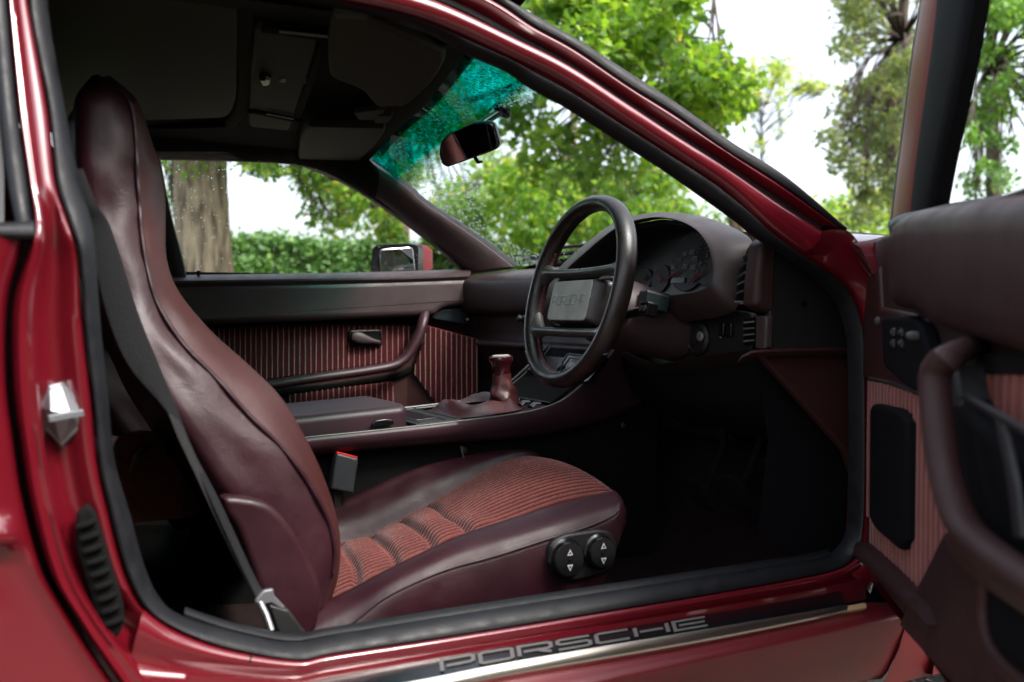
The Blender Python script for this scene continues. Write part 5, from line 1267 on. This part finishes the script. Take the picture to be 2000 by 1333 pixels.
# seat switches
so_ = rpoly([(1068, 1060), (1095, 1043), (1170, 1032), (1192, 1040), (1200, 1062), (1196, 1098), (1178, 1118), (1110, 1134), (1082, 1130), (1066, 1104)], 20, 4)
s = MB(); s.pad(poly(so_, YP(.170)), (0, -.010, 0), .004, 3); swp = s.build('switch_panel', M['black'], back)
for (x, y, r) in ((1103, 1090, .0285), (1168, 1077, .0255)):
    c = pY(x, y, .160); s = MB(); s.lathe(c, (0, -1, .06), [(r * 1.12, 0), (r * 1.12, .003), (r * .98, .005), (r, .006), (r, .012), (r * .9, .016), (r * .5, .0155)], 32, 0)
    for dz, up_ in ((.0115, 1), (-.0115, -1)):
        t_ = c + np.array([0, -.0166, dz])
        tri_ = np.array([t_ + np.array([-.0052, 0, -.004 * up_]), t_ + np.array([.0052, 0, -.004 * up_]), t_ + np.array([0, 0, .006 * up_])])
        s.pad(tri_, (0, -.0006, 0), .0001, 1, 1)
        s.pad(t_ + (tri_ - tri_.mean(0)) * .45 + (tri_.mean(0) - t_) + np.array([0, -.0007, 0]), (0, -.0003, 0), .0001, 1, 0)
    s.lathe(c + np.array([0, -.0155, 0]), (0, -1, 0), [(.0030, 0), (.0030, .002), (.001, .003)], 10, 0)
    s.build('seat_switch', [M['gloss_black'], M['white']], back)
s = MB(); s.box((.72, .45, .255), (.46, .40, .03)); s.box((.72, .25, .235), (.5, .03, .025)); s.box((.72, .66, .235), (.5, .03, .025)); s.build('seat_runner', M['black'], back)
# the passenger seat is the same seat, further across and set back
def copy_tree(o, parent, dv):
    c = o.copy(); scene.collection.objects.link(c); c.parent = parent; c.matrix_parent_inverse = o.matrix_parent_inverse.copy(); return c
ps = copy_tree(back, car, None); ps.location = (-.06, .66, -.0)
ps.name = 'passenger_seat'
for ch in list(back.children):
    if ch.name.split('.')[0] in ('hinge_cover', 'switch_panel', 'seat_switch'): continue
    copy_tree(ch, ps, None)
# rear seat, just visible behind
s = MB()
c = pY(300, 880, .62); s.box(c + np.array([-.03, .18, -.06]), (.22, .40, .12), None, 0, .3); s.lathe(c + np.array([-.02, .02, .002]), (0, .3, 1), [(.04, -.03), (.045, 0), (.036, .022), (.012, .03)], 20); s.box(c + np.array([-.26, .2, .10]), (.12, .44, .42), [(.95, 0, .3), (0, 1, 0), (-.3, 0, .95)], 0, .3)
rs = s.build('rear_seat', M['cord_lit'], car)  # lighter cloth colour stands in for light through the rear windows
s = MB(); s.tube(crY([(292, 868, .60), (268, 892, .58), (258, 925, .58)], n=10), .006, 8); s.build('release_catch', M['steel'], rs)

# ---------------- seat belt
e1 = [(162, 330), (190, 400), (219, 451), (268, 606), (310, 712), (353, 818), (383, 890), (430, 980), (500, 1130), (530, 1175)]
e0_ = [(140, 330), (160, 400), (174, 451), (205, 600), (250, 712), (322, 800), (368, 882), (412, 978), (482, 1130), (510, 1175)]
Ys = np.interp(np.linspace(0, 1, 10), [0, .3, .7, 1], [.10, .135, .15, .12])
A = crY([(x, y, Ys[i]) for i, (x, y) in enumerate(e0_)], k=6); B = crY([(x, y, Ys[i] + .006) for i, (x, y) in enumerate(e1)], k=6)
s = MB(); s.rib(A, B, (0, -.0015, 0), 4, back=.6); belt = s.build('seat_belt', M['webbing'], car)
e2 = [(300, 700), (330, 770), (360, 845), (400, 930), (450, 1040), (505, 1150)]
A = crY([(x - 12, y + 12, .145) for x, y in e2], k=6); B = crY([(x + 8, y + 16, .150) for x, y in e2], k=6)
s = MB(); s.rib(A, B, (0, -.0012, 0), 4); s.build('lower_strap', M['black'], belt)
s = MB(); s.pad(poly(rpoly([(498, 1168), (512, 1152), (532, 1148), (534, 1162), (556, 1184), (548, 1190), (528, 1176), (510, 1180), (496, 1176)], 3, 2), YP(.112)), (0, -.006, 0), .002, 2); s.tube(np.array([pY(508, 1176, .108), pY(520, 1200, .10), pY(531, 1232, .09)]), .004, 8); s.build('latch_plate', M['tongue'], belt)
s = MB(); s.pad(poly(rpoly([(520, 1176), (560, 1186), (598, 1238), (540, 1240)], 5, 2), YP(.118)), (0, -.012, 0), .004); s.build('belt_anchor', M['black'], belt)
# buckle beside the console
bo = rpoly([(651, 882), (694, 893), (684, 962), (640, 953)], 4, 3)
s = MB(); s.pad(poly(bo, YP(.655)), (0, -.022, 0), .005, 3); bk = s.build('belt_buckle', M['buckle_grey'], car)
s = MB(); s.pad(poly([(653, 881), (693, 891), (692, 895), (652, 885)], YP(.652)), (0, -.017, .001), .001); s.build('release_button', M['red_button'], bk)
s = MB(); s.rib(crv([(645, 958), (650, 985), (650, 1020)], YP(.66), k=4), crv([(672, 962), (668, 985), (664, 1020)], YP(.66), k=4), (0, -.006, 0), 4); s.build('buckle_stalk', M['black'], bk)

# ---------------- driver door, swung open
def D(px, o, r=0, n_=3): return poly(rpoly(px, r, n_) if r else px, DP(o))
def dloc(s_, z, o): return HINGE + DDIR * s_ + DN * o + np.array([0, 0, z])
s = MB()
prof = [(-.07, .335), (-.115, .37), (-.125, .45), (-.12, .62), (-.09, .82), (-.06, .895), (-.02, .90)]
s.grid(np.array([[dloc(a, z, o) for o, z in prof] for a in np.linspace(.02, 1.18, 14)]))
s.grid(np.array([[dloc(.02, z, o) for o in (-.115, -.06, .0)] for z in (.335, .5, .7, .895)]))
s.grid(np.array([[dloc(1.18, z, o) for o in (-.115, -.06, .0)] for z in (.335, .5, .7, .895)]))
s.grid(np.array([[dloc(a, .335, o) for o in (-.07, -.04, .0)] for a in np.linspace(.02, 1.18, 6)]))
door = s.build('driver_door', M['paint'], car, 50)
# inner trim board
s = MB(); s.pad(np.array([dloc(a, z, -.012) for a, z in ((.03, .347), (1.17, .350), (1.17, .90), (.03, .90))]), DN * .012, .006); s.build('door_board', M['brown_pad'], door)
# window frame, its red outer edge and the glass
fr_l = [(1840, -40), (1832, 40), (1822, 120), (1808, 220), (1793, 330), (1782, 440)]
fr_r = [(1911, -40), (1898, 40), (1884, 120), (1864, 219), (1842, 320), (1820, 440)]
fr_e = [(1812, -40), (1803, 20), (1788, 110), (1774, 220), (1758, 340), (1746, 440)]
A, B, E_ = crv(fr_l, DP(-.05), k=6), crv(fr_r, DP(-.03), k=6), crv(fr_e, DP(-.08), k=6)
s = MB(); s.rib(A, B, DN * .012, 8, back=1.5); wf = s.build('window_frame', M['frame_black'], door)
s = MB(); s.rib(E_, A, DN * .010, 8, back=1.2); s.build('frame_skin', M['paint_dark'], wf)
s = MB(); s.rib(crv([(x - 7, y) for x, y in fr_e], DP(-.085), k=6), crv([(x + 4, y) for x, y in fr_e], DP(-.078), k=6), DN * .004, 5); s.build('frame_gasket', M['rubber'], wf)
top_ = [dloc(a, 1.19 + .0 * a, -.07) for a in (.55, .8, 1.0)]
A_ = B[0]
s = MB(); s.tube(cr(np.array([lerp(E_[0], B[0], .5), lerp(E_[0], B[0], .5) + np.array([-.05, -.08, .10]), dloc(.62, 1.22, -.16), dloc(.9, 1.24, -.17), dloc(1.12, 1.12, -.12), dloc(1.17, .9, -.05)]), k=6), .018, 10); s.build('frame_hoop', M['rubber'], wf)
gl = [[lerp(crv([fr_r[5], fr_r[0]], DP(-.045), k=5)[i], dloc(1.16, .88 + .062 * i, -.05 - .02 * i), t) for t in np.linspace(0, 1, 5)] for i in range(6)]
s = MB(); s.grid(np.array(gl)); s.build('door_glass', M['glass'], door)
# top pad: a rolled vinyl bolster
tA = crv([(1786, 424), (1800, 418), (1820, 411), (1880, 401), (1960, 390), (2080, 376), (2250, 362)], DP(.0), k=6)
tB = crv([(1784, 602), (1800, 603), (1822, 607), (1842, 620), (1864, 638), (1960, 668), (2080, 702), (2250, 760)], DP(.004), k=6)
tA = cr(tA, n=48); tB = cr(tB, n=48)
rows = [tA - DN * .01, tA + DN * .012, lerp(tA, tB, .04) + DN * .020, lerp(tA, tB, .12) + DN * .029, lerp(tA, tB, .25) + DN * .033, lerp(tA, tB, .5) + DN * .034, lerp(tA, tB, .75) + DN * .032, lerp(tA, tB, .9) + DN * .028, lerp(tA, tB, .97) + DN * .022, tB + DN * .012, tB - DN * .004]
rows = np.stack(rows, 1)
st_ = [rows[0] * .0 + np.mean(rows[0], 0) + (rows[0] - np.mean(rows[0], 0)) * .8 - DDIR * -.0 + DDIR * -.012 for _ in (0,)]
s = MB(); s.loft([st_[0]] + list(rows)); tp = s.build('door_top_pad', M['brown_pad'], door, 60)
s = MB(); s.rib(crv([(1735, 436), (1770, 420), (1880, 398), (2080, 372)], DP(-.045), k=8), crv([(1738, 442), (1772, 428), (1880, 406), (2080, 380)], DP(-.004), k=8), (0, 0, .005), 4, back=2); s.build('waist_seal', M['rubber'], door)
# front corner board with its screw
s = MB(); s.pad(D([(1702, 560), (1716, 540), (1738, 520), (1742, 600), (1842, 620), (1830, 800), (1800, 764), (1702, 738)], -.012), DN * .018, .006); cb = s.build('corner_board', M['vinyl_red'], door)
s = MB(); s.lathe(DP(.006)(1716, 627), DN, [(.007, 0), (.007, .003), (.003, .006)], 12); s.build('screw', M['wheel_bar'], cb)
s = MB(); s.rib(crv([(1701, 736), (1740, 744), (1800, 762), (1812, 770)], DP(.006), k=6), crv([(1701, 743), (1740, 752), (1798, 771), (1812, 779)], DP(.004), k=6), DN * .006, 4); s.build('board_edge', M['vinyl'], cb)
# switch plate
s = MB(); s.pad(D([(1742, 618), (1800, 618), (1822, 634), (1836, 680), (1836, 770), (1800, 762), (1746, 716)], .004, 10, 4), DN * .016, .006, 4); sp = s.build('switch_plate', M['frame_black'], door)
for (x, y) in ((1748, 650), (1764, 650), (1748, 671), (1764, 671)):
    s = MB(); c = DP(.020)(x, y); s.box(c, (.013, .013, .010), [DDIR, (0, 0, 1), DN], 0, .2); s.lathe(c + DN * .005, DN, [(.003, 0), (.003, .001), (.0015, .0014)], 10, 1); s.build('window_button', [M['gloss_black'], M['wheel_bar']], sp)
s = MB(); c = DP(.020)(1793, 656); s.tube(np.array([c, c + DN * .008, c + DN * .012 - DDIR * .004]), [.006, .006, .004], 12); s.build('mirror_knob', M['wheel_bar'], sp)
# corduroy panel with standing ribs
def door2(P): d = P - HINGE; return np.array([d @ DDIR, d[2]])
def ribfill(px, o, spacing, r, mb, h=.5):
    Q = np.array([door2(DP(o)(x, y)) for x, y in px]); a = Q[:, 0].min() + spacing / 2
    while a < Q[:, 0].max():
        zs = []
        for i in range(len(Q)):
            (x1, z1), (x2, z2) = Q[i - 1], Q[i]
            if (x1 > a) != (x2 > a): zs.append(z1 + (z2 - z1) * (a - x1) / (x2 - x1))
        zs.sort()
        for z0, z1 in zip(zs[0::2], zs[1::2]):
            if z1 - z0 > .01:
                rr = r * RNG.uniform(.92, 1.06)
                mb.tube(np.array([dloc(a, z0 + .002, o), dloc(a + RNG.uniform(-.0006, .0006), (z0 + z1) / 2, o + .0006), dloc(a, z1 - .002, o)]), rr, 9, ra=rr * h * 1.4, up=DN)
        a += spacing
cp = [(1701, 742), (1740, 750), (1800, 772), (1870, 790), (1874, 1100), (1822, 1184), (1800, 1184), (1701, 1062)]
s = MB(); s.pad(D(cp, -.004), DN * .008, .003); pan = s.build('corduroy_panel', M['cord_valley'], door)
s = MB(); ribfill(cp, .004, .0235, .0092, s, .5); s.build('corduroy_ribs', M['cord_lit'], pan, 80, kind='stuff')
cp2 = [(1850, 742), (1900, 728), (2120, 728), (2120, 1000), (1960, 830), (1930, 800), (1850, 790)]
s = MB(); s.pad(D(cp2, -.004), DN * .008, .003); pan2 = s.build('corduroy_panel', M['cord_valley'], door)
s = MB(); ribfill(cp2, .004, .0265, .0098, s, .5); s.build('corduroy_ribs', M['cord_lit'], pan2, 80, kind='stuff')
# speaker cover
s = MB(); s.pad(D([(1720, 788), (1776, 800), (1790, 820), (1787, 1060), (1776, 1078), (1726, 1036), (1714, 1014), (1716, 800)], .008, 12, 4), DN * .014, .008, 5); s.build('speaker_cover', M['frame_black'], door)
# pocket rail below
A = crv([(1684, 1058), (1700, 1064), (1760, 1118), (1812, 1170), (1830, 1190)], DP(.012), k=6); B = crv([(1690, 1100), (1706, 1112), (1760, 1162), (1806, 1204), (1826, 1222)], DP(.02), k=6)
s = MB(); s.rib(A, B, DN * .016, 8, back=1.0); s.build('pocket_rail', M['brown_pad'], door)
# armrest with grab handle
hp_ = [(1905, 676, .012), (1880, 684, .035), (1850, 700, .062), (1830, 722, .070), (1826, 760, .072), (1832, 830, .072), (1843, 910, .072), (1862, 980, .072), (1885, 1030, .072), (1930, 1075, .072), (2000, 1128, .070), (2090, 1190, .068), (2200, 1265, .066)]
hh = cr(np.array(hp_), n=70); HP = np.array([DP(o)(x, y) for x, y, o in hh])
s = MB(); s.tube(HP, .0115, 16, ra=.016, up=DN); s.build('grab_handle', M['brown_pad'], door)
# the handle is joined to the door by a deep web below
A = HP[34:]; B = np.array([DP(.01)(x - 8 + 30 * max(0, (i - 34) / 35), y + 70) for i, (x, y, o) in enumerate(hh)])[34:]
s = MB(); s.rib(A, B, DN * .012, 8, back=.6); s.build('armrest_side', M['brown_pad'], door)
s = MB(); s.pad(D([(1872, 1040), (1926, 1092), (2200, 1290), (2200, 1640), (1900, 1352), (1840, 1288), (1780, 1222)], .0), DN * .018, .008); s.build('door_lower_board', M['brown_pad'], door)
s = MB(); s.pad(D([(1926, 1120), (1960, 1150), (2120, 1280), (2120, 1420), (2000, 1330), (1940, 1270), (1924, 1220)], .018, 24, 4), DN * .002, .001); pk = s.build('door_pocket', M['frame_black'], door)
s = MB(); s.tube(crv([(1927, 1100), (1922, 1160), (1924, 1220), (1945, 1280), (2000, 1335), (2120, 1430)], DP(.022), k=6), .008, 10); s.build('pocket_lip', M['vinyl_red'], pk)
# door pull cup inside the handle
s = MB(); s.pad(D([(1862, 792), (1885, 770), (1928, 775), (1960, 812), (2120, 940), (2120, 1180), (1990, 1070), (1905, 1010), (1880, 940)], .010, 14, 3), DN * .030, .012, 4); pc_ = s.build('pull_cup', M['frame_black'], door)
A = crv([(1888, 770), (1940, 798), (2010, 838), (2120, 905)], DP(.05), k=6); B = crv([(1884, 782), (1936, 812), (2010, 855), (2120, 925)], DP(.046), k=6)
s = MB(); s.rib(A, B, DN * .005, 5); s.build('cup_edge', M['black'], pc_)
A = crv([(1946, 815), (1960, 880), (1975, 960), (1985, 1050)], DP(.048), k=5); B = crv([(1964, 820), (1978, 880), (1994, 960), (2004, 1050)], DP(.048), k=5)
s = MB(); s.rib(A, B, DN * .004, 5); s.build('cup_rib', M['black'], pc_)
s = MB(); s.pad(D([(1842, 700), (1990, 690), (2120, 700), (2120, 740), (1900, 728), (1880, 780), (1850, 780)], .006), DN * .006, .002); s.build('door_recess', M['black_gap'], door)
s = MB(); s.pad(D([(1904, 720), (1925, 716), (1936, 800), (1916, 804)], .010), DN * .030, .006); s.build('pull_bracket', M['black'], door)
